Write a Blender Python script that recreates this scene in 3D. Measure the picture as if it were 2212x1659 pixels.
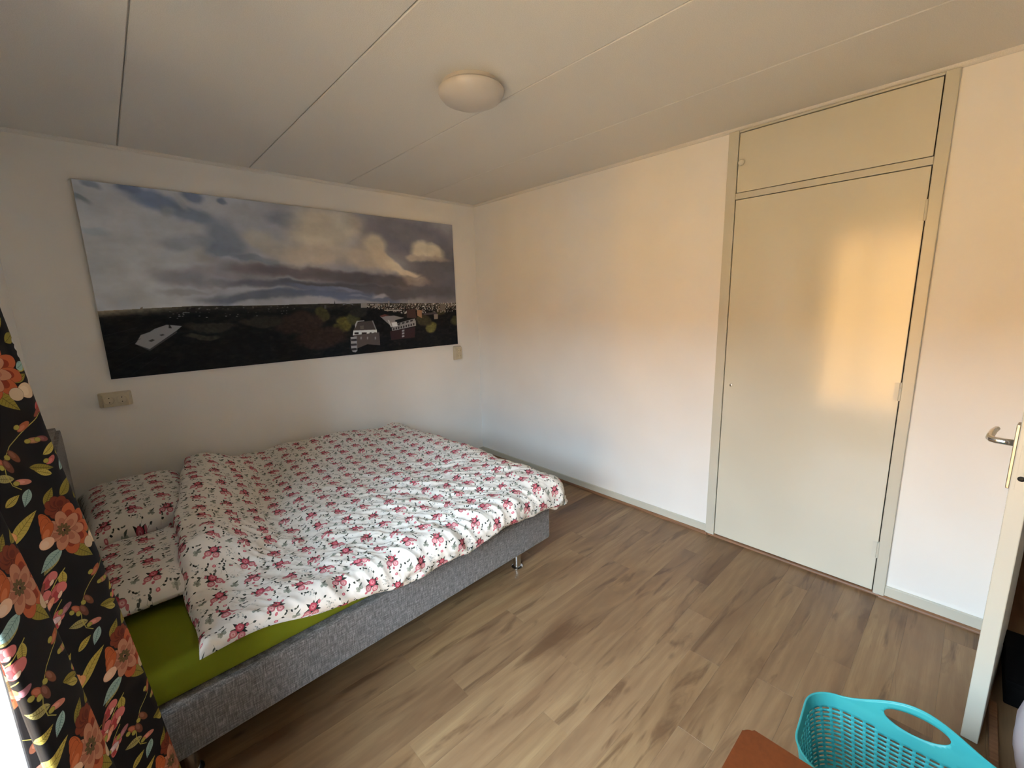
import bpy, bmesh, math, random
import numpy as np
from mathutils import Matrix, Vector

scene = bpy.context.scene
for o in list(bpy.data.objects):
    bpy.data.objects.remove(o, do_unlink=True)
COL = scene.collection

# ------------------------------------------------------------------ camera
F_PX, IMG_W = 935.434, 2212.0
YAW, PITCH, ROLL = 0.823492, -0.185387, -0.026683
CAM = Vector((-2.77943, -3.48257, 1.56573))
fwd = Vector((math.cos(PITCH) * math.cos(YAW), math.cos(PITCH) * math.sin(YAW), math.sin(PITCH)))
rgt0 = Vector((math.sin(YAW), -math.cos(YAW), 0))
up0 = rgt0.cross(fwd)
rgt = rgt0 * math.cos(ROLL) + up0 * math.sin(ROLL)
upv = up0 * math.cos(ROLL) - rgt0 * math.sin(ROLL)
cam_data = bpy.data.cameras.new('camera')
cam = bpy.data.objects.new('camera', cam_data)
COL.objects.link(cam)
cam_data.sensor_fit = 'HORIZONTAL'
cam_data.sensor_width = 36.0
cam_data.lens = F_PX / IMG_W * 36.0
cam_data.clip_start = 0.02
m = Matrix((rgt, upv, -fwd)).transposed().to_4x4()
m.translation = CAM
cam.matrix_world = m
scene.camera = cam

# ------------------------------------------------------------------ daylight
world = bpy.data.worlds.new('daylight_sky')
scene.world = world
world.use_nodes = True
bg = world.node_tree.nodes['Background']
bg.inputs['Color'].default_value = (0.67, 0.855, 1.0, 1)
bg.inputs['Strength'].default_value = 32.0

sun_data = bpy.data.lights.new('evening_sun', 'SUN')
sun_data.energy = 15.5
sun_data.color = (1.0, 0.76, 0.52)
sun_data.angle = 0.01
sun = bpy.data.objects.new('evening_sun', sun_data)
COL.objects.link(sun)
sun.location = (6, 2, 8)
sun.rotation_euler = Vector((-0.86, -0.25, -0.34)).to_track_quat('-Z', 'Y').to_euler()

WX = -3.12                                  # inner face of the window wall
WIN_Y0, WIN_Y1, WIN_Z0, WIN_Z1 = -3.42, -1.78, 0.25, 2.30
pd = bpy.data.lights.new('window_portal', 'AREA')
pd.shape = 'RECTANGLE'
pd.size = WIN_Y1 - WIN_Y0
pd.size_y = WIN_Z1 - WIN_Z0
pd.cycles.is_portal = True
portal = bpy.data.objects.new('window_portal', pd)
COL.objects.link(portal)
portal.location = (WX - 0.30, (WIN_Y0 + WIN_Y1) / 2, (WIN_Z0 + WIN_Z1) / 2)
portal.rotation_euler = Vector((1, 0, 0)).to_track_quat('-Z', 'Y').to_euler()

scene.view_settings.view_transform = 'Standard'
scene.view_settings.look = 'None'
scene.view_settings.exposure = 0.22
scene.view_settings.gamma = 1.0
scene.view_settings.use_curve_mapping = False
scene.cycles.use_denoising = True
scene.cycles.max_bounces = 7
scene.cycles.diffuse_bounces = 5
scene.cycles.glossy_bounces = 3
scene.cycles.transparent_max_bounces = 4
scene.cycles.use_adaptive_sampling = True
scene.cycles.adaptive_threshold = 0.1
scene.cycles.sample_clamp_indirect = 20.0

# ------------------------------------------------------------------ helpers
def tag(o, label=None, cat=None, group=None, kind=None):
    if label: o['label'] = label
    if cat: o['category'] = cat
    if group: o['group'] = group
    if kind: o['kind'] = kind
    return o

def empty(name, loc, rz=0.0, **kw):
    o = bpy.data.objects.new(name, None)
    COL.objects.link(o)
    o.location = loc
    o.rotation_euler = (0, 0, rz)
    o.empty_display_size = 0.05
    return tag(o, **kw)

def link(name, me, mat=None, parent=None, local=False):
    """local=False: vertices are in room coordinates; local=True: in the parent's frame."""
    if mat is not None:
        me.materials.append(mat)
    o = bpy.data.objects.new(name, me)
    COL.objects.link(o)
    if parent is not None:
        o.parent = parent
        if not local and parent.type == 'EMPTY':
            o.matrix_parent_inverse = (Matrix.Translation(parent.location) @ parent.rotation_euler.to_matrix().to_4x4()).inverted()
    return o

def from_bm(name, bm, mat=None, parent=None, smooth=False, local=False):
    bmesh.ops.recalc_face_normals(bm, faces=bm.faces)
    me = bpy.data.meshes.new(name)
    bm.to_mesh(me)
    bm.free()
    if smooth:
        me.polygons.foreach_set('use_smooth', [True] * len(me.polygons))
    return link(name, me, mat, parent, local)

def add_box(bm, x0, x1, y0, y1, z0, z1, bevel=0.0, seg=2):
    r = bmesh.ops.create_cube(bm, size=1.0)
    vs = r['verts']
    for v in vs:
        v.co = Vector((x0 + (v.co.x + .5) * (x1 - x0), y0 + (v.co.y + .5) * (y1 - y0), z0 + (v.co.z + .5) * (z1 - z0)))
    if bevel > 0:
        es = list({e for v in vs for e in v.link_edges})
        bmesh.ops.bevel(bm, geom=es, offset=bevel, segments=seg, profile=0.5, affect='EDGES')

def box(name, x0, x1, y0, y1, z0, z1, mat, parent=None, bevel=0.0, seg=2, local=False, smooth=False):
    bm = bmesh.new()
    add_box(bm, x0, x1, y0, y1, z0, z1, bevel, seg)
    return from_bm(name, bm, mat, parent, smooth, local)

def boxes(name, lst, mat, parent=None, bevel=0.0):
    bm = bmesh.new()
    for b in lst:
        add_box(bm, *b, bevel=bevel)
    return from_bm(name, bm, mat, parent)

def add_lathe(bm, prof, centre, axis='Z', seg=32):
    """prof: list of (radius, height) along the axis."""
    rings = []
    for r, h in prof:
        ring = []
        for k in range(seg):
            a = 2 * math.pi * k / seg
            p = (r * math.cos(a), r * math.sin(a), h)
            if axis == 'X': p = (h, p[0], p[1])
            elif axis == 'Y': p = (p[1], h, p[0])
            ring.append(bm.verts.new(Vector(p) + Vector(centre)))
        rings.append(ring)
    for a, b in zip(rings[:-1], rings[1:]):
        for k in range(seg):
            bm.faces.new((a[k], a[(k + 1) % seg], b[(k + 1) % seg], b[k]))
    bm.faces.new(rings[0][::-1])
    bm.faces.new(rings[-1])

def lathe(name, prof, centre, mat, parent=None, axis='Z', seg=32, local=False):
    bm = bmesh.new()
    add_lathe(bm, prof, centre, axis, seg)
    o = from_bm(name, bm, mat, parent, True, local)
    shade_auto(o)
    return o

def shade_auto(o, ang=40):
    me = o.data
    bm = bmesh.new(); bm.from_mesh(me)
    lim = math.radians(ang)
    for e in bm.edges:
        e.smooth = not (len(e.link_faces) == 2 and e.calc_face_angle(0) > lim)
    for f in bm.faces: f.smooth = True
    bm.to_mesh(me); bm.free()

def add_tube(bm, pts, rad, seg=10):
    pts = [Vector(p) for p in pts]
    n = len(pts)
    if not hasattr(rad, '__len__'): rad = [rad] * n
    rings = []
    prev = None
    for i, p in enumerate(pts):
        d = (pts[min(i + 1, n - 1)] - pts[max(i - 1, 0)]).normalized()
        if prev is None:
            a = d.orthogonal().normalized()
        else:
            a = (prev - d * prev.dot(d)).normalized()
        prev = a
        b = d.cross(a)
        rings.append([bm.verts.new(p + (a * math.cos(2 * math.pi * k / seg) + b * math.sin(2 * math.pi * k / seg)) * rad[i]) for k in range(seg)])
    for a, b in zip(rings[:-1], rings[1:]):
        for k in range(seg):
            bm.faces.new((a[k], a[(k + 1) % seg], b[(k + 1) % seg], b[k]))
    bm.faces.new(rings[0][::-1]); bm.faces.new(rings[-1])

def extrude_profile(name, prof, p0, p1, out, mat, parent=None):
    """prof: closed list of (o, z) with o measured along 'out' from the line p0-p1."""
    bm = bmesh.new()
    p0, p1, out = Vector(p0), Vector(p1), Vector(out)
    a = [bm.verts.new(p0 + out * o + Vector((0, 0, z))) for o, z in prof]
    b = [bm.verts.new(p1 + out * o + Vector((0, 0, z))) for o, z in prof]
    n = len(prof)
    for k in range(n):
        bm.faces.new((a[k], a[(k + 1) % n], b[(k + 1) % n], b[k]))
    bm.faces.new(a[::-1]); bm.faces.new(b)
    return from_bm(name, bm, mat, parent)

def srgb(*c):
    return tuple(((x / 255) / 12.92 if x / 255 <= .04045 else ((x / 255 + .055) / 1.055) ** 2.4) for x in c)

# ---- numpy noise
def hash2(ix, iy, seed):
    h = (ix.astype(np.int64) * 374761393 + iy.astype(np.int64) * 668265263 + seed * 1442695041) & 0xffffffff
    h = ((h ^ (h >> 13)) * 1274126177) & 0xffffffff
    return ((h ^ (h >> 16)) & 0xffffff) / float(0xffffff)

def vnoise(x, y, seed=0):
    x = np.asarray(x, float); y = np.asarray(y, float)
    ix = np.floor(x); iy = np.floor(y)
    fx = x - ix; fy = y - iy
    fx = fx * fx * fx * (fx * (fx * 6 - 15) + 10); fy = fy * fy * fy * (fy * (fy * 6 - 15) + 10)
    a = hash2(ix, iy, seed); b = hash2(ix + 1, iy, seed); c = hash2(ix, iy + 1, seed); d = hash2(ix + 1, iy + 1, seed)
    return (a * (1 - fx) + b * fx) * (1 - fy) + (c * (1 - fx) + d * fx) * fy

def fbm(x, y, seed=0, octv=4):
    s = 0; a = .5; t = 0
    for k in range(octv):
        s = s + a * vnoise(x * 2 ** k, y * 2 ** k, seed + 17 * k); t += a; a *= .5
    return s / t

def ridge(x, y, seed=0, octv=3):
    s = 0; a = .5; t = 0
    for k in range(octv):
        n = 1 - np.abs(2 * vnoise(x * 2 ** k, y * 2 ** k, seed + 31 * k) - 1)
        s = s + a * n * n; t += a; a *= .5
    return s / t

# ---- small rasteriser for printed cloth and the printed panel
def fill(img, pts, col, al=1.0, wrap=False):
    H, W = img.shape[:2]
    P = np.asarray(pts, float)
    x0, y0 = np.floor(P.min(0)).astype(int) - 1
    x1, y1 = np.ceil(P.max(0)).astype(int) + 1
    if not wrap:
        x0 = max(x0, 0); y0 = max(y0, 0); x1 = min(x1, W - 1); y1 = min(y1, H - 1)
    if x1 <= x0 or y1 <= y0: return
    cov = np.zeros((y1 - y0 + 1, x1 - x0 + 1))
    for sx in (.25, .75):
        for sy in (.25, .75):
            X, Y = np.meshgrid(np.arange(x0, x1 + 1) + sx, np.arange(y0, y1 + 1) + sy)
            ins = np.zeros(X.shape, bool)
            xa, ya = P[-1]
            for xb, yb in P:
                if ya != yb:
                    c = ((ya > Y) != (yb > Y)) & (X < (xb - xa) * (Y - ya) / (yb - ya) + xa)
                    ins ^= c
                xa, ya = xb, yb
            cov += ins * .25
    cov = (cov * al)[..., None]
    c = np.array(col, float)
    ys = np.arange(y0, y1 + 1); xs = np.arange(x0, x1 + 1)
    if wrap: ys %= H; xs %= W
    ix = np.ix_(ys, xs)
    img[ix] = img[ix] * (1 - cov) + c * cov

def ell(cx, cy, rx, ry, ang=0, n=18, wob=0.0, rnd=None, lobes=0):
    a = np.linspace(0, 2 * np.pi, n, endpoint=False)
    r = np.ones(n)
    if lobes: r = 1 + wob * np.cos(lobes * a + (rnd.random() * 6 if rnd else 0))
    elif rnd is not None and wob: r = 1 + wob * (np.array([rnd.random() for _ in range(n)]) - .5)
    x = rx * r * np.cos(a); y = ry * r * np.sin(a)
    c, s = math.cos(math.radians(ang)), math.sin(math.radians(ang))
    return np.stack([cx + x * c - y * s, cy + x * s + y * c], 1)

def leaf_pts(x0, y0, x1, y1, w):
    t = np.linspace(0, 1, 12)
    d = np.array([x1 - x0, y1 - y0]); n = np.array([-d[1], d[0]]) / max(np.hypot(*d), 1e-6)
    h = w * np.sin(np.pi * t ** .8)
    base = np.array([x0, y0]) + t[:, None] * d
    return np.concatenate([base + n * h[:, None], (base - n * h[:, None])[::-1]])

def line_pts(pts, w):
    P = np.asarray(pts, float)
    d = np.gradient(P, axis=0); n = np.stack([-d[:, 1], d[:, 0]], 1); n /= np.maximum(np.hypot(n[:, 0], n[:, 1])[:, None], 1e-6)
    return np.concatenate([P + n * w / 2, (P - n * w / 2)[::-1]])

def make_image(name, arr_srgb):
    """arr: H x W x 3 in 0..255 display values, row 0 on top."""
    H, W = arr_srgb.shape[:2]
    im = bpy.data.images.new(name, W, H, alpha=False)
    px = np.ones((H, W, 4), np.float32)
    px[..., :3] = np.clip(arr_srgb[::-1] / 255.0, 0, 1)
    im.pixels.foreach_set(px.ravel())
    im.update()
    im.pack()
    return im

# ------------------------------------------------------------------ materials
class NT:
    def __init__(self, name):
        self.mat = bpy.data.materials.new(name); self.mat.use_nodes = True
        self.t = self.mat.node_tree
        self.b = self.t.nodes['Principled BSDF']
    def n(self, typ, **kw):
        nd = self.t.nodes.new(typ)
        for k, v in kw.items():
            if k in nd.inputs: nd.inputs[k].default_value = v
            else: setattr(nd, k, v)
        return nd
    def l(self, a, b): self.t.links.new(a, b)
    def mix(self, fac, a, b, blend='MIX'):
        nd = self.t.nodes.new('ShaderNodeMix'); nd.data_type = 'RGBA'; nd.blend_type = blend
        for sock, v in ((nd.inputs['Factor'], fac), (nd.inputs['A'], a), (nd.inputs['B'], b)):
            if hasattr(v, 'is_output'): self.l(v, sock)
            elif isinstance(v, (int, float)): sock.default_value = v if sock.name == 'Factor' else (v, v, v, 1)
            else: sock.default_value = (*v[:3], 1)
        return nd.outputs['Result']
    def ramp(self, fac, stops):
        nd = self.t.nodes.new('ShaderNodeValToRGB')
        cr = nd.color_ramp
        while len(cr.elements) < len(stops): cr.elements.new(.5)
        for e, (p, c) in zip(cr.elements, stops):
            e.position = p; e.color = (*c[:3], 1) if hasattr(c, '__len__') else (c, c, c, 1)
        self.l(fac, nd.inputs['Fac'])
        return nd.outputs['Color']
    def noise(self, vec=None, scale=5, detail=3, rough=.5, dist=0.0):
        nd = self.t.nodes.new('ShaderNodeTexNoise')
        nd.inputs['Scale'].default_value = scale; nd.inputs['Detail'].default_value = detail
        nd.inputs['Roughness'].default_value = rough; nd.inputs['Distortion'].default_value = dist
        if vec is not None: self.l(vec, nd.inputs['Vector'])
        return nd.outputs['Fac']
    def mapping(self, vec, scale=(1, 1, 1), rot=(0, 0, 0), loc=(0, 0, 0)):
        nd = self.t.nodes.new('ShaderNodeMapping')
        nd.inputs['Scale'].default_value = scale; nd.inputs['Rotation'].default_value = rot; nd.inputs['Location'].default_value = loc
        self.l(vec, nd.inputs['Vector'])
        return nd.outputs['Vector']
    def math(self, op, a, b=0.0):
        nd = self.t.nodes.new('ShaderNodeMath'); nd.operation = op
        for s, v in ((nd.inputs[0], a), (nd.inputs[1], b)):
            if hasattr(v, 'is_output'): self.l(v, s)
            else: s.default_value = v
        return nd.outputs[0]
    def bump(self, h, strength=.3, dist=.002):
        nd = self.t.nodes.new('ShaderNodeBump')
        nd.inputs['Strength'].default_value = strength; nd.inputs['Distance'].default_value = dist
        self.l(h, nd.inputs['Height']); self.l(nd.outputs['Normal'], self.b.inputs['Normal'])
    def set(self, rough=None, spec=None, metal=None, color=None, **kw):
        b = self.b.inputs
        if rough is not None: b['Roughness'].default_value = rough
        if spec is not None: b['Specular IOR Level'].default_value = spec
        if metal is not None: b['Metallic'].default_value = metal
        if color is not None:
            if hasattr(color, 'is_output'): self.l(color, b['Base Color'])
            else: b['Base Color'].default_value = (*color[:3], 1)
        for k, v in kw.items(): b[k].default_value = v
        return self

def obj_coord(nt): return nt.n('ShaderNodeTexCoord').outputs['Object']

def m_plain(name, col, rough=.5, spec=.5, metal=0.0, var=.04, scale=30):
    nt = NT(name); v = nt.noise(obj_coord(nt), scale, 3)
    d = tuple(c * (1 - var) for c in col); u = tuple(min(1, c * (1 + var)) for c in col)
    nt.set(rough, spec, metal, nt.ramp(v, [(.3, d), (.7, u)]))
    return nt.mat

def m_wall():
    nt = NT('white_wall_paint'); oc = obj_coord(nt)
    v = nt.noise(oc, 3, 1)
    nt.set(.75, .25, color=nt.ramp(v, [(.3, (.85, .84, .82)), (.7, (.88, .87, .85))]))
    return nt.mat

def m_ceiling():
    nt = NT('stippled_ceiling_board'); oc = obj_coord(nt)
    f = nt.noise(oc, 260, 1, .7)
    nt.set(.85, .2, color=nt.ramp(f, [(.35, (.73, .715, .68)), (.65, (.79, .77, .74))]))
    nt.bump(f, .35, .002)
    return nt.mat

def m_paint(name, col, rough=.3, blot=True):
    nt = NT(name); oc = obj_coord(nt)
    a = nt.noise(oc, 2.0, 1); w = nt.noise(nt.mapping(oc, (1, 6, 1)), 5, 1, .5)
    nt.set(rough, .5, color=nt.ramp(a, [(.3, tuple(c * .96 for c in col)), (.7, tuple(min(1, c * 1.03) for c in col))]))
    nt.bump(w, .15, .002)
    return nt.mat

def m_wood_floor():
    nt = NT('oak_laminate')
    tc = nt.n('ShaderNodeTexCoord'); oi = nt.n('ShaderNodeObjectInfo')
    off = nt.n('ShaderNodeCombineXYZ')
    nt.l(nt.math('MULTIPLY', oi.outputs['Random'], 57.0), off.inputs[0]); nt.l(nt.math('MULTIPLY', oi.outputs['Random'], 23.0), off.inputs[1])
    add = nt.n('ShaderNodeVectorMath', operation='ADD')
    nt.l(tc.outputs['Object'], add.inputs[0]); nt.l(off.outputs[0], add.inputs[1])
    v = add.outputs[0]
    # cathedral grain: distorted bands along the plank
    wv = nt.n('ShaderNodeTexWave', wave_type='BANDS', bands_direction='Y')
    wv.inputs['Scale'].default_value = 5.0; wv.inputs['Distortion'].default_value = 9.0; wv.inputs['Detail'].default_value = 3.0; wv.inputs['Detail Scale'].default_value = 1.2
    nt.l(nt.mapping(v, (.32, 1.3, 1)), wv.inputs['Vector'])
    fine = nt.noise(nt.mapping(v, (4, 110, 1)), 1.0, 4, .65)
    big = nt.noise(nt.mapping(v, (1.1, 5, 1)), 1.0, 4, .6, .8)
    crack = nt.noise(nt.mapping(v, (1.6, 11, 1)), 1.0, 5, .55, 1.6)
    base = nt.ramp(big, [(.28, srgb(106, 80, 58)), (.5, srgb(143, 115, 85)), (.72, srgb(162, 135, 100))])
    g = nt.mix(nt.math('MULTIPLY', wv.outputs['Fac'], .34), base, srgb(116, 87, 62))
    g = nt.mix(nt.ramp(fine, [(.42, .0), (.62, .30)]), g, srgb(126, 96, 70))
    g = nt.mix(nt.ramp(crack, [(.57, .0), (.68, .70)]), g, srgb(92, 66, 46))
    vor = nt.n('ShaderNodeTexVoronoi', feature='F1'); vor.inputs['Scale'].default_value = 1.0
    nt.l(nt.mapping(v, (2.2, 5.5, 1)), vor.inputs['Vector'])
    g = nt.mix(nt.ramp(vor.outputs['Distance'], [(.02, .6), (.08, .0)]), g, srgb(86, 60, 42))
    tint = nt.ramp(oi.outputs['Random'], [(0, (.84, .81, .80)), (.35, (1.0, .99, .98)), (.7, (.92, .90, .86)), (1, (1.06, 1.04, .98))])
    g = nt.mix(1.0, g, tint, 'MULTIPLY')
    nt.set(.38, .4, color=g)
    return nt.mat

def m_brown_strip():
    nt = NT('brown_wood_strip'); oc = obj_coord(nt)
    f = nt.noise(nt.mapping(oc, (60, 4, 60)), 1, 3)
    nt.set(.45, .4, color=nt.ramp(f, [(.3, srgb(118, 82, 58)), (.7, srgb(150, 110, 80))]))
    return nt.mat

def m_weave():
    nt = NT('grey_woven_upholstery'); oc = obj_coord(nt)
    a = nt.noise(nt.mapping(oc, (260, 260, 26)), 1, 3, .7); b = nt.noise(nt.mapping(oc, (26, 26, 330)), 1, 3, .7)
    s = nt.math('MULTIPLY', nt.math('ADD', a, b), .5)
    nt.set(.95, .1, color=nt.ramp(s, [(.36, srgb(78, 77, 78)), (.5, srgb(116, 115, 116)), (.64, srgb(166, 165, 166))]), **{'Sheen Weight': .2})
    nt.bump(s, .4, .002)
    return nt.mat

def m_cloth(name, col, scale=600, rough=.9):
    nt = NT(name); oc = obj_coord(nt)
    f = nt.noise(oc, scale, 2)
    g = nt.noise(oc, 8, 4)
    nt.set(rough, .15, color=nt.ramp(g, [(.3, tuple(c * .92 for c in col)), (.7, tuple(min(1, c * 1.06) for c in col))]))
    nt.bump(f, .15, .001)
    return nt.mat

def m_print(name, image, rough=.9, spec=.1, uvscale=(1, 1, 1), fine=True):
    nt = NT(name); tc = nt.n('ShaderNodeTexCoord')
    it = nt.n('ShaderNodeTexImage'); it.image = image; it.interpolation = 'Cubic'
    nt.l(nt.mapping(tc.outputs['UV'], uvscale), it.inputs['Vector'])
    nt.set(rough, spec, color=it.outputs['Color'])
    if fine: nt.bump(nt.noise(tc.outputs['Object'], 500, 2), .12, .001)
    return nt.mat
# ------------------------------------------------------------------ printed panel: clouds over a town (u, v from the top left corner)
SKY=[
 (0.0835, 0.4691, 0.109, 0.172, 0, (140, 132, 120), 0.6),
 (0.0696, 0.1625, 0.059, 0.117, 0, (136, 128, 118), 0.5),
 (0.1339, 0.0632, 0.069, 0.053, 22, (88, 95, 108), 0.85),
 (0.1975, 0.1318, 0.059, 0.05, 15, (92, 96, 102), 0.8),
 (0.0839, 0.0028, 0.021, 0.028, 30, (82, 88, 102), 0.8),
 (0.209, 0.0172, 0.021, 0.035, 10, (84, 88, 100), 0.8),
 (0.0275, 0.0046, 0.017, 0.018, 10, (100, 102, 104), 0.8),
 (0.0128, 0.093, 0.02, 0.017, 30, (96, 100, 98), 0.7),
 (0.0287, 0.2563, 0.017, 0.021, 20, (118, 120, 114), 0.6),
 (0.1526, 0.1183, 0.018, 0.04, 30, (118, 114, 106), 0.6),
 (0.1832, 0.0614, 0.008, 0.055, -15, (125, 120, 112), 0.6),
 (0.184, 0.2851, 0.069, 0.041, 5, (104, 104, 102), 0.6),
 (0.1284, 0.4421, 0.027, 0.03, 0, (126, 118, 108), 0.4),
 (0.1637, 0.4655, 0.058, 0.036, 5, (108, 102, 98), 0.7),
 (0.1693, 0.5305, 0.07, 0.018, 0, (104, 98, 92), 0.5),
 (0.2082, 0.3591, 0.02, 0.047, 0, (132, 122, 106), 0.5),
 (0.2761, 0.231, 0.052, 0.097, 10, (94, 94, 94), 0.8),
 (0.2507, 0.3149, 0.037, 0.037, -20, (96, 97, 98), 0.7),
 (0.3297, 0.3384, 0.071, 0.025, 5, (92, 92, 92), 0.7),
 (0.3801, 0.3699, 0.017, 0.041, -30, (94, 93, 92), 0.7),
 (0.431, 0.0813, 0.054, 0.046, 5, (94, 92, 92), 0.8),
 (0.2737, 0.0145, 0.012, 0.024, 20, (82, 86, 94), 0.8),
 (0.4492, 0.2157, 0.013, 0.041, -30, (108, 100, 94), 0.6),
 (0.3539, 0.204, 0.035, 0.061, 0, (138, 124, 104), 0.6),
 (0.398, 0.2527, 0.05, 0.058, 0, (138, 124, 104), 0.6),
 (0.5318, 0.1417, 0.109, 0.169, 0, (150, 134, 110), 0.85),
 (0.4842, 0.3005, 0.112, 0.078, -5, (144, 126, 104), 0.8),
 (0.5914, 0.0678, 0.075, 0.094, 0, (146, 130, 108), 0.7),
 (0.2971, 0.4322, 0.142, 0.039, 0, (104, 94, 88), 0.7),
 (0.2408, 0.489, 0.11, 0.022, 0, (112, 102, 96), 0.5),
 (0.6803, 0.112, 0.049, 0.083, -40, (104, 92, 84), 0.6),
 (0.8499, 0.1498, 0.191, 0.161, 10, (84, 78, 78), 0.92),
 (0.938, 0.4331, 0.152, 0.229, 0, (76, 70, 68), 0.9),
 (0.7804, 0.093, 0.072, 0.069, 20, (88, 82, 80), 0.8),
 (0.6831, 0.2364, 0.043, 0.093, 40, (150, 133, 108), 0.9),
 (0.6406, 0.314, 0.072, 0.066, 10, (138, 120, 98), 0.8),
 (0.745, 0.3438, 0.071, 0.035, 38, (152, 134, 108), 0.95),
 (0.805, 0.3961, 0.044, 0.024, 12, (150, 132, 108), 0.9),
 (0.7045, 0.3068, 0.051, 0.061, 40, (146, 128, 104), 0.8),
 (0.8657, 0.2364, 0.039, 0.072, 0, (152, 136, 112), 0.95),
 (0.9233, 0.2473, 0.037, 0.052, 10, (148, 132, 108), 0.95),
 (0.8268, 0.2869, 0.022, 0.029, -10, (136, 120, 100), 0.8),
 (0.9023, 0.2942, 0.081, 0.025, 3, (124, 108, 92), 0.7),
 (0.5048, 0.4267, 0.264, 0.043, 4, (84, 73, 68), 0.85),
 (0.6664, 0.4511, 0.193, 0.047, 3, (72, 64, 60), 0.9),
 (0.4353, 0.4989, 0.214, 0.031, 2, (78, 74, 74), 0.85),
 (0.6323, 0.5187, 0.243, 0.033, 3, (64, 59, 57), 0.9),
 (0.7994, 0.5467, 0.22, 0.05, 0, (70, 64, 62), 0.85),
 (0.8304, 0.452, 0.046, 0.032, 8, (116, 101, 88), 0.85),
 (0.8487, 0.4691, 0.05, 0.023, 3, (100, 88, 78), 0.6),
 (0.5004, 0.5196, 0.086, 0.022, 3, (84, 85, 98), 0.85),
 (0.5124, 0.5638, 0.165, 0.029, 2, (72, 75, 88), 0.85),
 (0.6609, 0.5963, 0.119, 0.028, 2, (76, 78, 90), 0.8),
 (0.5858, 0.5323, 0.046, 0.013, 12, (98, 97, 106), 0.7),
 (0.6942, 0.5765, 0.03, 0.018, -8, (122, 114, 108), 0.8),
 (0.6215, 0.5819, 0.035, 0.01, 3, (104, 102, 106), 0.6),
 (0.3345, 0.5729, 0.137, 0.034, 0, (78, 77, 78), 0.8),
]
HOR= [(0.0013, 0.6414), (0.0732, 0.6342), (0.1832, 0.6252), (0.3313, 0.6306), (0.5096, 0.627), (0.7431, 0.6342), (1.0055, 0.6459)]
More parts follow.
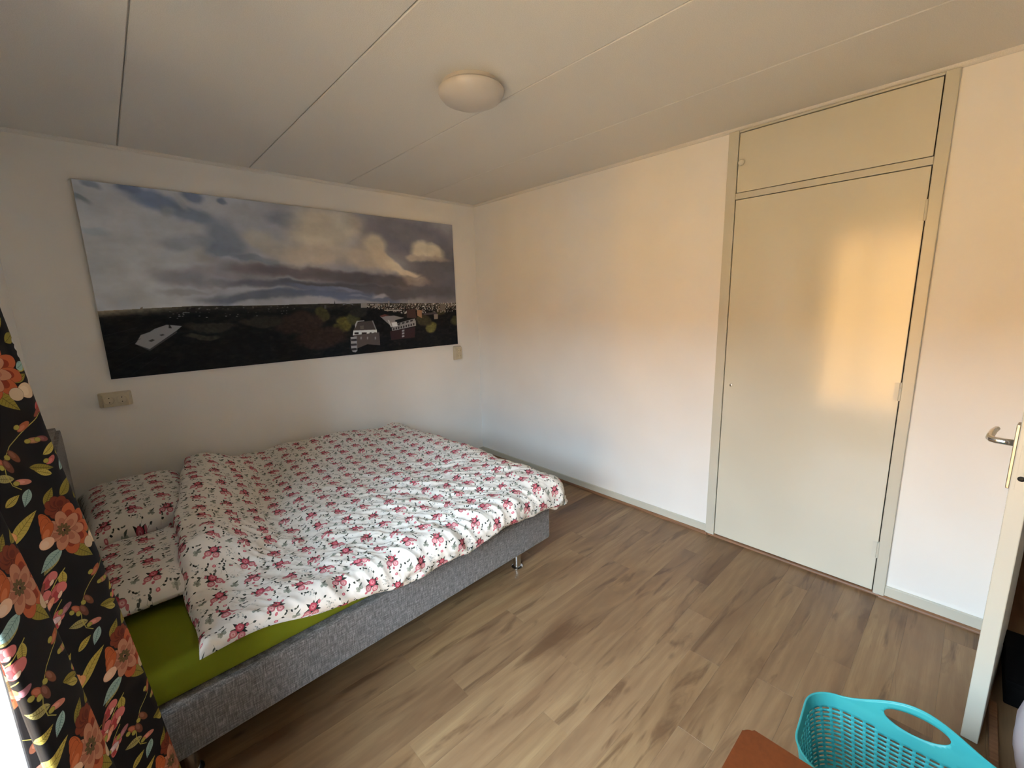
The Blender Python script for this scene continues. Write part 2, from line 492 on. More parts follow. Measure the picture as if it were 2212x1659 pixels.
POLY=[
 ([(0.0672, 0.7749), (0.0851, 0.7605), (0.0958, 0.7442), (0.1196, 0.7253), (0.1498, 0.7361), (0.1379, 0.7605), (0.0791, 0.8552), (0.0537, 0.8218), (0.0581, 0.8092)], (122, 114, 104), 1),
 ([(0.0795, 0.8092), (0.0875, 0.8002), (0.0919, 0.8074), (0.0843, 0.8155)], (50, 46, 40), 1),
 ([(0.1022, 0.7803), (0.1089, 0.7749), (0.1125, 0.7821), (0.1058, 0.7866)], (60, 55, 48), 1),
 ([(0.124, 0.7262), (0.126, 0.7262), (0.1288, 0.746), (0.1224, 0.7451)], (40, 36, 32), 1),
 ([(0.0537, 0.8218), (0.0791, 0.8552), (0.1375, 0.7641), (0.1379, 0.7713), (0.0788, 0.8651)], (60, 55, 50), 1),
 ([(0.0017, 0.7686), (0.0629, 0.7325), (0.0629, 0.7352), (0.0013, 0.7713)], (40, 38, 36), 0.6),
 ([(0.0021, 0.8633), (0.0664, 0.7929), (0.066, 0.7956), (0.0021, 0.866)], (40, 38, 36), 0.6),
 ([(0.0085, 0.9409), (0.074, 0.8615), (0.074, 0.8642), (0.0081, 0.9436)], (40, 38, 36), 0.6),
 ([(0.0379, 0.9842), (0.0915, 0.8976), (0.0915, 0.9012), (0.0375, 0.9869)], (40, 38, 36), 0.6),
 ([(0.0752, 0.6297), (0.0803, 0.6234), (0.0791, 0.6405), (0.0748, 0.6405)], (110, 92, 72), 1),
 ([(0.1558, 0.6585), (0.1701, 0.6604), (0.1701, 0.664), (0.1554, 0.6631)], (100, 92, 82), 1),
 ([(0.1455, 0.6775), (0.1506, 0.6784), (0.1502, 0.6838), (0.1451, 0.6838)], (100, 92, 82), 1),
 ([(0.1653, 0.6333), (0.1677, 0.6333), (0.1665, 0.6549), (0.1637, 0.6549)], (36, 30, 26), 1),
 ([(0.1729, 0.636), (0.1836, 0.6369), (0.1824, 0.6622), (0.1717, 0.6613)], (36, 30, 26), 1),
 ([(0.6025, 0.7677), (0.6565, 0.7587), (0.6696, 0.8308), (0.591, 0.8236)], (66, 56, 48), 1),
 ([(0.5969, 0.7839), (0.6045, 0.756), (0.6295, 0.7542), (0.6307, 0.7605), (0.6073, 0.7632), (0.5977, 0.8074)], (150, 142, 130), 1),
 ([(0.6561, 0.7596), (0.6601, 0.7587), (0.67, 0.8272), (0.666, 0.829)], (120, 112, 102), 1),
 ([(0.6136, 0.7929), (0.6263, 0.7911), (0.6259, 0.8182), (0.614, 0.8182)], (92, 78, 64), 1),
 ([(0.5902, 0.8236), (0.6704, 0.8281), (0.6712, 0.8606), (0.587, 0.8588)], (196, 186, 170), 1),
 ([(0.5934, 0.8389), (0.6073, 0.8398), (0.6065, 0.8534), (0.5926, 0.8525)], (34, 30, 28), 1),
 ([(0.618, 0.8426), (0.6343, 0.8444), (0.6339, 0.8579), (0.6172, 0.8561)], (34, 30, 28), 1),
 ([(0.6446, 0.8471), (0.6513, 0.8462), (0.6505, 0.8606), (0.6442, 0.8606)], (34, 30, 28), 1),
 ([(0.6593, 0.8489), (0.6676, 0.8489), (0.6672, 0.8624), (0.6585, 0.8633)], (34, 30, 28), 1),
 ([(0.5862, 0.8588), (0.6787, 0.8498), (0.6783, 0.949), (0.6331, 0.9327), (0.5973, 0.9571), (0.5949, 0.875)], (80, 68, 58), 1),
 ([(0.612, 0.8741), (0.6164, 0.8732), (0.6156, 0.8922), (0.6112, 0.8922)], (130, 120, 108), 1),
 ([(0.6339, 0.8777), (0.6382, 0.8768), (0.6374, 0.8958), (0.6331, 0.8958)], (130, 120, 108), 1),
 ([(0.6613, 0.8822), (0.6656, 0.8813), (0.6648, 0.9003), (0.6605, 0.9012)], (130, 120, 108), 1),
 ([(0.5791, 0.8705), (0.5997, 0.8687), (0.5973, 0.9742), (0.5918, 0.9842), (0.5818, 0.9797), (0.5775, 0.9598)], (138, 130, 120), 1),
 ([(0.5795, 0.8858), (0.5985, 0.8858), (0.5985, 0.9012), (0.5803, 0.9003)], (44, 40, 38), 1),
 ([(0.5783, 0.9192), (0.5973, 0.9201), (0.5973, 0.9355), (0.5787, 0.9346)], (44, 40, 38), 1),
 ([(0.5767, 0.9526), (0.5957, 0.9535), (0.5957, 0.9688), (0.5775, 0.9679)], (44, 40, 38), 1),
 ([(0.6867, 0.7316), (0.7379, 0.7289), (0.776, 0.7506), (0.7399, 0.765), (0.7454, 0.8056), (0.7276, 0.8173), (0.7053, 0.7722)], (120, 110, 98), 1),
 ([(0.6835, 0.728), (0.7026, 0.7154), (0.7208, 0.7244), (0.6934, 0.7361)], (90, 50, 40), 1),
 ([(0.7256, 0.7812), (0.7466, 0.7785), (0.7486, 0.8119), (0.7292, 0.8173)], (190, 178, 160), 1),
 ([(0.7125, 0.7623), (0.7176, 0.7605), (0.7276, 0.8173), (0.7224, 0.8182)], (160, 150, 135), 1),
 ([(0.7256, 0.8209), (0.7486, 0.8128), (0.8209, 0.774), (0.8205, 0.8182), (0.7264, 0.8471)], (128, 118, 106), 1),
 ([(0.7307, 0.8254), (0.7359, 0.8236), (0.7351, 0.8398), (0.7303, 0.8416)], (38, 34, 32), 1),
 ([(0.7403, 0.8218), (0.7454, 0.82), (0.7446, 0.8362), (0.7399, 0.838)], (38, 34, 32), 1),
 ([(0.7498, 0.8182), (0.755, 0.8164), (0.7542, 0.8335), (0.7494, 0.8344)], (38, 34, 32), 1),
 ([(0.7597, 0.8146), (0.7649, 0.8128), (0.7641, 0.8299), (0.7589, 0.8317)], (38, 34, 32), 1),
 ([(0.7693, 0.811), (0.7744, 0.8101), (0.774, 0.8263), (0.7689, 0.8281)], (38, 34, 32), 1),
 ([(0.7792, 0.8074), (0.7843, 0.8065), (0.784, 0.8227), (0.7788, 0.8245)], (38, 34, 32), 1),
 ([(0.7891, 0.8038), (0.7943, 0.8029), (0.7939, 0.8191), (0.7887, 0.8209)], (38, 34, 32), 1),
 ([(0.7994, 0.8002), (0.8046, 0.7993), (0.8038, 0.8155), (0.7986, 0.8173)], (38, 34, 32), 1),
 ([(0.8094, 0.7966), (0.8145, 0.7956), (0.8141, 0.8119), (0.809, 0.8137)], (38, 34, 32), 1),
 ([(0.7458, 0.7911), (0.8177, 0.7587), (0.8189, 0.7758), (0.7486, 0.8119)], (120, 112, 100), 1),
 ([(0.7494, 0.7929), (0.7601, 0.7884), (0.7577, 0.8011), (0.7498, 0.8047)], (40, 36, 34), 1),
 ([(0.7657, 0.7857), (0.7768, 0.7812), (0.774, 0.7938), (0.7661, 0.7975)], (40, 36, 34), 1),
 ([(0.782, 0.7794), (0.7931, 0.7749), (0.7907, 0.7875), (0.7824, 0.7911)], (40, 36, 34), 1),
 ([(0.7986, 0.7722), (0.8102, 0.7677), (0.8074, 0.7803), (0.799, 0.7839)], (40, 36, 34), 1),
 ([(0.7176, 0.848), (0.8173, 0.8272), (0.8125, 0.9102), (0.7204, 0.9174)], (46, 30, 27), 1),
 ([(0.7637, 0.8444), (0.7732, 0.8416), (0.7728, 0.8561), (0.7629, 0.8588)], (128, 120, 112), 1),
 ([(0.7629, 0.866), (0.7724, 0.8633), (0.772, 0.8777), (0.7621, 0.8804)], (128, 120, 112), 1),
 ([(0.7621, 0.8876), (0.7716, 0.8858), (0.7712, 0.9003), (0.7613, 0.9021)], (128, 120, 112), 1),
 ([(0.8284, 0.6928), (0.8483, 0.6964), (0.8467, 0.7596), (0.828, 0.737)], (138, 98, 66), 1),
 ([(0.8979, 0.7316), (0.9158, 0.7316), (0.9146, 0.7722), (0.8983, 0.774)], (120, 104, 86), 1),
 ([(0.855, 0.7208), (0.9063, 0.7136), (0.9138, 0.7316), (0.8546, 0.7361)], (66, 56, 50), 1),
 ([(0.7871, 0.6865), (0.8221, 0.6811), (0.8237, 0.7551), (0.7867, 0.7515)], (62, 42, 36), 1),
 ([(0.9285, 0.6495), (0.9511, 0.6513), (0.9495, 0.7055), (0.9269, 0.7036)], (100, 86, 70), 1),
 ([(0.5398, 0.6053), (0.537, 0.6378), (0.5409, 0.6378)], (36, 34, 34), 1),
 ([(0.7196, 0.6153), (0.7252, 0.6153), (0.7236, 0.6558), (0.7184, 0.6549)], (124, 112, 100), 1),
 ([(0.7978, 0.6107), (0.7998, 0.6107), (0.799, 0.645), (0.7963, 0.645)], (150, 138, 122), 1),
 ([(0.6235, 0.6288), (0.6442, 0.6261), (0.6426, 0.6631), (0.6223, 0.6622)], (128, 116, 100), 1),
 ([(0.6708, 0.6342), (0.6823, 0.6333), (0.6815, 0.6585), (0.6716, 0.6585)], (120, 108, 94), 1),
 ([(0.5068, 0.636), (0.5131, 0.636), (0.512, 0.6613), (0.5056, 0.6613)], (70, 62, 54), 1),
 ([(0.5628, 0.6387), (0.5707, 0.6315), (0.581, 0.6288), (0.5914, 0.6324), (0.5981, 0.6405), (0.5965, 0.6423), (0.591, 0.6351), (0.581, 0.6315), (0.5715, 0.6342), (0.5648, 0.6405)], (130, 126, 124), 1),
 ([(0.7022, 0.6811), (0.7677, 0.6856), (0.7689, 0.6964), (0.7033, 0.6892)], (150, 138, 120), 1),
]
TREES=[
 (0.5604, 0.774, 0.021, 0.053, 0, (70, 60, 26), 0.85),
 (0.5362, 0.8209, 0.017, 0.039, 0, (58, 50, 22), 0.85),
 (0.5918, 0.7442, 0.021, 0.041, 0, (50, 46, 26), 0.85),
 (0.4921, 0.7018, 0.022, 0.045, 0, (48, 42, 22), 0.85),
 (0.8761, 0.8191, 0.02, 0.034, 0, (74, 66, 32), 0.85),
 (0.8483, 0.7704, 0.027, 0.038, 0, (44, 38, 24), 0.85),
 (0.6172, 0.6964, 0.025, 0.033, 0, (30, 28, 22), 0.85),
 (0.4226, 0.7578, 0.067, 0.056, 0, (36, 26, 20), 0.85),
 (0.3269, 0.7172, 0.047, 0.029, 0, (34, 30, 22), 0.85),
 (0.4846, 0.8615, 0.071, 0.064, 0, (34, 24, 18), 0.85),
 (0.2066, 0.7325, 0.052, 0.022, 0, (36, 32, 24), 0.85),
 (0.1836, 0.7839, 0.03, 0.016, 0, (40, 36, 26), 0.85),
 (0.9908, 0.7848, 0.022, 0.04, 0, (50, 44, 24), 0.85),
 (0.9301, 0.7009, 0.021, 0.031, 0, (46, 40, 24), 0.85),
]

def poster_pixels(W=1400, H=616):
    v, u = np.meshgrid((np.arange(H) + .5) / H, (np.arange(W) + .5) / W, indexing='ij')
    du = u + .035 * (fbm(u * 9, v * 5, 3) - .5) + .012 * (fbm(u * 30, v * 16, 4) - .5)
    dv = v + .08 * (fbm(u * 9, v * 5, 5) - .5) + .03 * (fbm(u * 30, v * 16, 6) - .5)
    left = np.array([138, 131, 121.]); right = np.array([108, 100, 94.])
    k = np.clip((u - .15) / .5, 0, 1)[..., None]
    img = left * (1 - k) + right * k
    asp = W / H
    def soft(lst, img, du, dv, edge=1.0):
        for (cu, cv, ru, rv, ang, col, al) in lst:
            x = (du - cu) * asp; y = dv - cv
            a = math.radians(ang); c, s = math.cos(a), math.sin(a)
            X = x * c + y * s; Y = -x * s + y * c
            d = np.sqrt((X / (ru * asp)) ** 2 + (Y / rv) ** 2)
            w = (al * np.clip((1.35 - d) / (.75 * edge), 0, 1))
            w = (w * w * (3 - 2 * w))[..., None]
            img = img * (1 - w) + np.array(col, float) * w
        return img
    grey = lambda c: tuple(.62 * q + .38 * (.9 * sum(c) / 3) for q in c) if c[2] > c[0] else c
    img = soft([(a, b, c, d, e, grey(f), g) for a, b, c, d, e, f, g in SKY], img, du, dv)
    img *= (1 + .16 * (fbm(u * 26, v * 15, 9, 5) - .5) + .10 * (fbm(u * 8, v * 14, 11, 4) - .5))[..., None]
    hx = np.array([h[0] for h in HOR]); hy = np.array([h[1] for h in HOR])
    hor = np.interp(u, hx, hy)
    t = v - hor
    gnd = np.array([14, 13, 12.]) + 18 * np.clip(fbm(u * 60, v * 60, 21, 4) - .45, 0, 1)[..., None] * np.array([1.2, 1.0, .6])
    glow = np.clip(1 - t / .05, 0, 1)
    gnd = gnd + (glow * (.45 + .55 * vnoise(u * 110, v * 420, 8)))[..., None] * np.array([34, 28, 18.])
    lg = np.clip(1 - u / .24, 0, 1) * np.clip(1 - t / .035, 0, 1)
    gnd = gnd * (1 - lg[..., None] * .9) + np.array([118, 102, 78.]) * lg[..., None] * .9
    img = np.where((t > 0)[..., None], gnd, img)
    tr = soft(TREES, img.copy(), du, dv, .6) * (.75 + .5 * fbm(u * 120, v * 70, 33, 3))[..., None]
    img = np.where((t > .004)[..., None] & (np.abs(tr - img).sum(2, keepdims=True) > 1), tr, img)
    rnd = random.Random(5)
    for _ in range(900):                         # rooftops of the town
        cu = .63 + .37 * rnd.random(); cv = .636 + .012 * (cu - .6) + rnd.random() ** 1.7 * .075 * min(1, (cu - .6) * 6)
        w = W * (.0012 + .004 * rnd.random()) * (.5 + (cv - .62) * 9); h = H * (.003 + .006 * rnd.random())
        c = rnd.choice([(150, 138, 118), (128, 114, 96), (96, 84, 70), (62, 52, 44), (44, 38, 32), (112, 84, 66), (40, 38, 26), (168, 156, 138)])
        x, y = cu * W, cv * H
        fill(img, [(x, y), (x + w, y - 1), (x + w, y + h), (x, y + h)], c, .85)
    for _ in range(70):
        cu = .12 + .3 * rnd.random(); cv = .634 + .06 * rnd.random() ** 2
        x, y = cu * W, cv * H
        fill(img, [(x, y), (x + 5, y), (x + 5, y + 2.5), (x, y + 2.5)], rnd.choice([(96, 86, 74), (60, 52, 44), (120, 108, 94)]), .6)
    for pts, col, al in POLY:
        fill(img, [(a * W, b * H) for a, b in pts], tuple(c * .80 for c in col), al)
    lin = lambda c: np.where(c / 255 <= .04045, c / 255 / 12.92, ((np.clip(c, 0, 255) / 255 + .055) / 1.055) ** 2.4)
    wall = lin(np.array([152, 138, 119.]))
    alb = lin(img) / wall * .80                  # print colour relative to the white wall round it
    out = np.where(alb <= .0031308, alb * 12.92, 1.055 * np.power(np.clip(alb, 1e-6, 1), 1 / 2.4) - .055)
    return out * 255

# ------------------------------------------------------------------ printed cloth: roses on white
ROSE_TILE = 0.225
def rose_pixels(N=880):
    img = np.ones((N, N, 3)) * np.array([230, 227, 222.])
    rnd = random.Random(11)
    S = N / ROSE_TILE                               # px per metre
    def rose(x, y, r, dark):
        a, b, c = ((172, 66, 84), (198, 100, 114), (216, 148, 154)) if dark else ((188, 106, 118), (206, 142, 148), (224, 186, 186))
        fill(img, ell(x, y, r, r * .95, 0, 20, .16, rnd), a, 1, True)
        for k in range(5):
            t = 2 * math.pi * (k + rnd.random() * .5) / 5
            fill(img, ell(x + .45 * r * math.cos(t), y + .45 * r * math.sin(t), r * .42, r * .26, math.degrees(t) + 90, 12), b, .85, True)
        fill(img, ell(x, y + .05 * r, r * .5, r * .42, 20, 14, .1, rnd), c, .9, True)
        fill(img, ell(x, y, r * .26, r * .2, 40, 10), a, .8, True)
    def leaf(x, y, ang, L, w, col, al=1):
        a = math.radians(ang)
        fill(img, leaf_pts(x, y, x + L * math.cos(a), y + L * math.sin(a), w), col, al, True)
    G = [(64, 72, 66), (88, 94, 86), (48, 54, 52)]
    def cluster(x, y, flip):
        f = -1 if flip else 1
        for ang, L in ((-80, .028), (-35, .034), (-120, .03), (20, .030), (170, .028), (60, .026), (130, .022), (-10, .024)):
            ang = ang if f > 0 else 180 - ang
            leaf(x, y - .004 * S, ang + rnd.uniform(-12, 12), L * S, .0052 * S, rnd.choice(G))
        for k in range(2):
            t = math.radians((-25 - 40 * k) if f > 0 else (205 + 40 * k))
            q = [(x + math.cos(t) * d * S, y + math.sin(t) * d * S - 3 * math.sin(d * 60)) for d in np.linspace(.01, .045, 6)]
            fill(img, line_pts(q, 2.2), (96, 100, 96), 1, True); leaf(q[-1][0], q[-1][1], math.degrees(t), .012 * S, .0035 * S, (70, 76, 72))
        rose(x - f * .017 * S, y + .008 * S, .0125 * S, False); rose(x + f * .010 * S, y + .015 * S, .0125 * S, False)
        rose(x + f * .002 * S, y - .010 * S, .0135 * S, True)
        for dx, dy in ((-.028, .02), (.024, -.016), (-.004, .030)):
            fill(img, ell(x + f * dx * S, y + dy * S, .0048 * S, .006 * S, 30, 10), (196, 112, 124), 1, True)
    def ghost(x, y, s=1):
        for k in range(6):
            t = 2 * math.pi * k / 6 + rnd.random()
            fill(img, ell(x + .008 * S * s * math.cos(t), y + .007 * S * s * math.sin(t), .006 * S * s, .0045 * S * s, math.degrees(t), 10), rnd.choice([(150, 156, 146), (176, 180, 170), (130, 136, 126)]), .85, True)
        fill(img, ell(x, y, .005 * S * s, .005 * S * s), (120, 126, 116), .8, True)
        leaf(x, y - .006 * S, -40, .02 * S * s, .003 * S, (84, 90, 84))
    def lace(x, y):
        for k in range(16):
            t = rnd.random() * 6.3; r = rnd.random() * .017 * S
            fill(img, ell(x + r * math.cos(t) * 1.3, y + r * math.sin(t), .0035 * S, .002 * S, rnd.random() * 180, 8), rnd.choice([(188, 192, 190), (150, 156, 154), (206, 208, 206), (112, 118, 116)]), .8, True)
    def sprig(x, y, ang):
        a = math.radians(ang)
        q = [(x + math.cos(a) * d * S + 4 * math.sin(d * 90), y + math.sin(a) * d * S) for d in np.linspace(0, .03, 7)]
        fill(img, line_pts(q, 1.8), (90, 96, 92), 1, True)
        for k in (2, 4, 6): leaf(q[k][0], q[k][1], ang + (-50, 50, 0)[(k // 2) % 3], .011 * S, .0032 * S, rnd.choice(G))
    def bud(x, y):
        fill(img, ell(x, y, .0065 * S, .0055 * S, 20, 12, .2, rnd), (192, 104, 118), 1, True); fill(img, ell(x, y, .003 * S, .0025 * S), (240, 170, 180), 1, True)
        sprig(x + .005 * S, y - .003 * S, -35)
    half = N / 2
    for i, (cx, cy) in enumerate(((.25, .14), (.75, .36), (.25, .64), (.75, .86))):
        cluster(cx * N + rnd.uniform(-12, 12), cy * N + rnd.uniform(-10, 10), i in (1, 2))
    for cx, cy in ((.02, .12), (.50, .40), (.50, .88), (.02, .62)):
        ghost(cx * N, cy * N)
    for cx, cy in ((.52, .16), (.03, .37), (.27, .89), (.53, .64)): lace(cx * N, cy * N)
    for cx, cy in ((.27, .40), (.76, .61), (.75, .11)): bud(cx * N, cy * N)
    for cx, cy, a in ((.60, .08, -60), (.40, .28, 30), (.90, .50, -20), (.12, .76, 40), (.40, .72, -70), (.92, .22, 60), (.62, .76, 20), (.1, .48, -50), (.9, .98, 10), (.38, .5, 10)): sprig(cx * N, cy * N, a)
    return img

# ------------------------------------------------------------------ printed cloth: large blossoms on black
CURT_W, CURT_H = 0.27, 0.395
def blossom_pixels(W=700, H=1024):
    img = np.ones((H, W, 3)) * np.array([22, 21, 25.])
    rnd = random.Random(4)
    k = W / 1250.0; ky = H / 1831.0
    def P(X, Y): return ((X - .4534 * Y) * k, Y * ky)
    def leaf(X0, Y0, X1, Y1, w, col, vein):
        x0, y0 = P(X0, Y0); dx, dy = (X1 - X0) * k, (Y1 - Y0) * ky
        fill(img, leaf_pts(x0, y0, x0 + dx, y0 + dy, w * k), col, 1, True)
        fill(img, line_pts([(x0, y0), (x0 + dx * .5, y0 + dy * .5), (x0 + dx * .95, y0 + dy * .95)], 2.2), vein, 1, True)
        n = np.array([-dy, dx]) / math.hypot(dx, dy)
        for t in np.linspace(.15, .85, 8):
            for s in (-1, 1):
                a = np.array([x0 + dx * t, y0 + dy * t]); e = a + n * s * w * k * math.sin(math.pi * t) * .8 + np.array([dx, dy]) * .07
                fill(img, line_pts([a, (a + e) / 2, e], 1.3), vein, .8, True)
    def petal(X, Y, dx, dy, rx, ry, ang, col, line=(60, 40, 36), shade=None):
        x, y = P(X, Y); x += dx * k; y += dy * ky
        fill(img, ell(x, y, rx * k + 1.6, ry * k + 1.6, ang, 20), line, .8, True)
        fill(img, ell(x, y, rx * k, ry * k, ang, 20), col, 1, True)
        if shade:
            c, s = math.cos(math.radians(ang)), math.sin(math.radians(ang))
            fill(img, ell(x - c * rx * k * .3, y - s * rx * k * .3, rx * k * .55, ry * k * .6, ang, 16), shade, .75, True)
    Y1, Y2 = (198, 182, 92), (88, 82, 34); O1, O2 = (150, 138, 60), (70, 64, 28); T1, T2 = (158, 192, 192), (70, 104, 108)
    def stem(pts, col=(190, 182, 96), w=5):
        q = [P(*p) for p in pts]
        fill(img, line_pts(q, w), col, 1, True)
    # leaves
    leaf(650, 250, 930, 30, 60, Y1, Y2); leaf(940, 470, 1350, 260, 62, Y1, Y2); leaf(470, 330, 665, 240, 55, O1, O2)
    leaf(250, 220, 520, 80, 60, O1, O2); leaf(600, 640, 990, 515, 48, Y1, Y2); leaf(590, 610, 770, 560, 50, T1, T2)
    leaf(540, 740, 770, 680, 40, O1, O2); leaf(330, 760, 520, 1040, 70, O1, O2); leaf(360, 790, 540, 800, 40, T1, T2)
    leaf(250, 780, 0, 930, 55, (176, 168, 110), O2); leaf(1180, 20, 1060, 180, 45, T1, T2); leaf(930, 100, 1110, 40, 40, Y1, Y2)
    leaf(1520, 770, 1230, 890, 60, T1, T2); leaf(1531, 1000, 1470, 1180, 45, Y1, Y2); leaf(90, 260, 240, 100, 45, O1, O2)
    leaf(200, 560, 30, 650, 45, O1, O2); leaf(640, 180, 560, 240, 40, O1, O2)
    # deep red half-open bloom and the big peony
    for a in range(0, 360, 45):
        petal(230, 330, 70 * math.cos(math.radians(a)), 60 * math.sin(math.radians(a)), 70, 55, a, (128, 58, 40), (70, 30, 24), (100, 40, 30))
    for a in range(-60, 120, 40):
        petal(330, 600, 190 * math.cos(math.radians(a)), 190 * math.sin(math.radians(a)), 110, 78, a, (190, 98, 64), (90, 40, 30), (130, 44, 32))
    for a in range(20, 380, 52):
        petal(300, 600, 115 * math.cos(math.radians(a)), 120 * math.sin(math.radians(a)), 105, 62, a, (196, 140, 114), (110, 66, 52), (168, 104, 84))
    for a in range(0, 360, 40):
        petal(290, 590, 45 * math.cos(math.radians(a)), 48 * math.sin(math.radians(a)), 26, 14, a, (110, 92, 62), (70, 54, 40))
    # white tulip with apricot back petals
    for dx, dy, r in ((120, -90, 80), (190, 0, 75), (110, 70, 70), (70, -30, 85), (160, -60, 60)):
        petal(760, 390, dx, dy, r, r * .72, 20, (238, 176, 124), (190, 110, 70), (244, 200, 160))
    for dy in (-70, 0, 78):
        petal(735, 390, 0, dy, 118, 46, -6, (236, 236, 238), (120, 120, 124), (250, 250, 250))
    # magnolia pair
    petal(1010, 850, 0, 0, 115, 92, 0, (222, 226, 222), (110, 118, 116), (240, 242, 240)); petal(1040, 850, 20, -10, 70, 90, 10, (232, 234, 232), (130, 136, 134))
    petal(860, 820, 0, 0, 80, 78, 0, (226, 204, 178), (120, 96, 76)); petal(720, 850, 0, 0, 105, 86, 5, (226, 202, 172), (120, 96, 76), (236, 216, 190)); petal(600, 870, 0, 0, 65, 70, 20, (214, 192, 166), (110, 90, 72))
    for a in (-70, -30, 10): petal(930, 740, 55 * math.cos(math.radians(a)), 55 * math.sin(math.radians(a)), 62, 30, a, (240, 178, 118), (150, 96, 56))
    # orange bloom with cream bud
    for a in (-80, -45, -10, 30): petal(1400, 520, -40 * math.cos(math.radians(a)), 70 * math.sin(math.radians(a)) - 30, 105, 48, -60 + a * .5, (196, 100, 58), (100, 44, 28), (222, 136, 92))
    petal(1360, 640, 0, 0, 82, 60, -10, (240, 202, 176), (140, 96, 80), (246, 218, 198))
    # trailing stems with snapdragon blooms
    stem([(560, 1370), (640, 1290), (740, 1210), (860, 1130), (1000, 1075), (1130, 1045), (1270, 1050)])
    stem([(15, 1560), (30, 1400), (60, 1260), (150, 1130), (230, 1050), (310, 985)], w=6)
    stem([(1330, 1700), (1350, 1560), (1390, 1450), (1460, 1350), (1540, 1280)], w=6)
    stem([(1220, 1270), (1330, 1230), (1410, 1160), (1450, 1090)], w=4)
    for X, Y, s, a in ((930, 1050, 1, -10), (60, 1150, .9, 10), (230, 1180, 1, -40), (1280, 1440, 1, -20), (1480, 1440, .9, -50), (1380, 1010, .9, -30)):
        petal(X, Y, 0, 0, 110 * s, 62 * s, a, (206, 106, 110), (110, 40, 44), (176, 62, 70)); petal(X, Y, 60 * s, -20 * s, 60 * s, 55 * s, a, (222, 130, 132), (120, 50, 54))
        petal(X, Y, -110 * s, 50 * s, 80 * s, 22 * s, a - 20, (150, 82, 72), (80, 36, 34)); petal(X, Y, 20 * s, 40 * s, 40 * s, 20 * s, a, (240, 214, 196), (120, 70, 66))
    for a in range(0, 360, 60): petal(1140, 1160, 70 * math.cos(math.radians(a)), 70 * math.sin(math.radians(a)), 58, 44, a, (196, 104, 98), (110, 44, 44), (226, 160, 150))
    petal(1140, 1160, 0, 0, 62, 58, 0, (240, 232, 226), (150, 110, 106)); petal(1140, 1160, 0, 0, 26, 24, 0, (96, 92, 90)); petal(1060, 1270, 0, 0, 70, 42, 40, (232, 226, 218), (110, 60, 58))
    leaf(900, 1560, 1180, 1470, 46, Y1, Y2); leaf(760, 1640, 980, 1730, 42, O1, O2); leaf(1120, 1790, 1330, 1650, 44, T1, T2); leaf(620, 1700, 420, 1620, 44, (176, 168, 110), O2); leaf(1000, 1790, 860, 1690, 36, Y1, Y2)
    stem([(560, 1370), (520, 1500), (540, 1640), (600, 1760), (690, 1831)], w=5)
    for X, Y, a, c in ((1000, 1640, -20, (196, 104, 100)), (480, 1500, 60, (176, 96, 72)), (700, 1760, 20, (204, 134, 120)), (1275, 1210, -15, (220, 130, 104)), (1395, 1240, -30, (232, 160, 136)), (200, 1430, 10, (226, 202, 214)), (130, 1560, 40, (222, 206, 218)), (800, 1380, 10, (176, 128, 92)), (680, 1210, -30, (170, 98, 70)), (610, 1480, 70, (126, 78, 58)), (340, 1400, -20, (168, 112, 124)), (1190, 1600, -30, (206, 140, 104)), (900, 1390, 20, (132, 78, 76)), (560, 1560, 80, (120, 74, 62))):
        petal(X, Y, 0, 0, 78, 32, a, c, (90, 50, 44), tuple(min(255, q + 30) for q in c)); petal(X, Y, -60, -8, 30, 24, a, (176, 168, 84), (84, 78, 36))
    return img

# ------------------------------------------------------------------ material set
M = dict(
    wall=m_wall(), ceiling=m_ceiling(), floor=m_wood_floor(), strip=m_brown_strip(),
    paint=m_paint('cream_grey_gloss_paint', srgb(212, 209, 194), .14), frame=m_paint('grey_cream_frame_paint', srgb(203, 201, 188), .30),
    white_paint=m_paint('white_gloss_paint', srgb(235, 235, 232), .35), weave=m_weave(),
    green=m_cloth('olive_green_jersey', srgb(122, 132, 32)), plastic=m_plain('cream_plastic', srgb(206, 196, 172), .4),
    dark=m_plain('dark_hole', (.01, .009, .008), .7), chrome=m_plain('chrome', (.78, .78, .79), .12, .5, 1.0, .01), steel=m_plain('worn_steel', (.55, .52, .46), .35, .5, 1.0, .1),
    brass=m_plain('pale_brass', srgb(226, 206, 140), .3, .5, 1.0, .03), teal=m_plain('turquoise_plastic', srgb(60, 160, 164), .42, .4, 0, .02, 12),
    rust=m_plain('rust_orange_leather', srgb(98, 47, 18), .5, .35, 0, .10, 90), dark_wood=m_plain('dark_brown_wood', srgb(92, 58, 38), .5, .4, 0, .15, 20),
    lamp=m_plain('opal_plastic', srgb(200, 195, 190), .35, .5, 0, .01), hall=m_plain('brown_hall_paint', srgb(150, 112, 98), .8, .2, 0, .05, 4),
    black=m_plain('black_canvas', srgb(16, 15, 15), .9, .1, 0, .2, 40), lilac=m_cloth('pale_lilac_cotton', srgb(214, 204, 210)),
    brick=m_plain('sunlit_brick', srgb(208, 154, 90), .9, .1, 0, .15, 1.5), pave=m_plain('street_paving', srgb(136, 112, 82), .9, .1, 0, .1, 1.0),
    roof=m_plain('roof_tiles', srgb(120, 72, 54), .8, .2, 0, .1, 2), pane=m_plain('dark_window_glass', srgb(70, 80, 90), .1, .5),
)
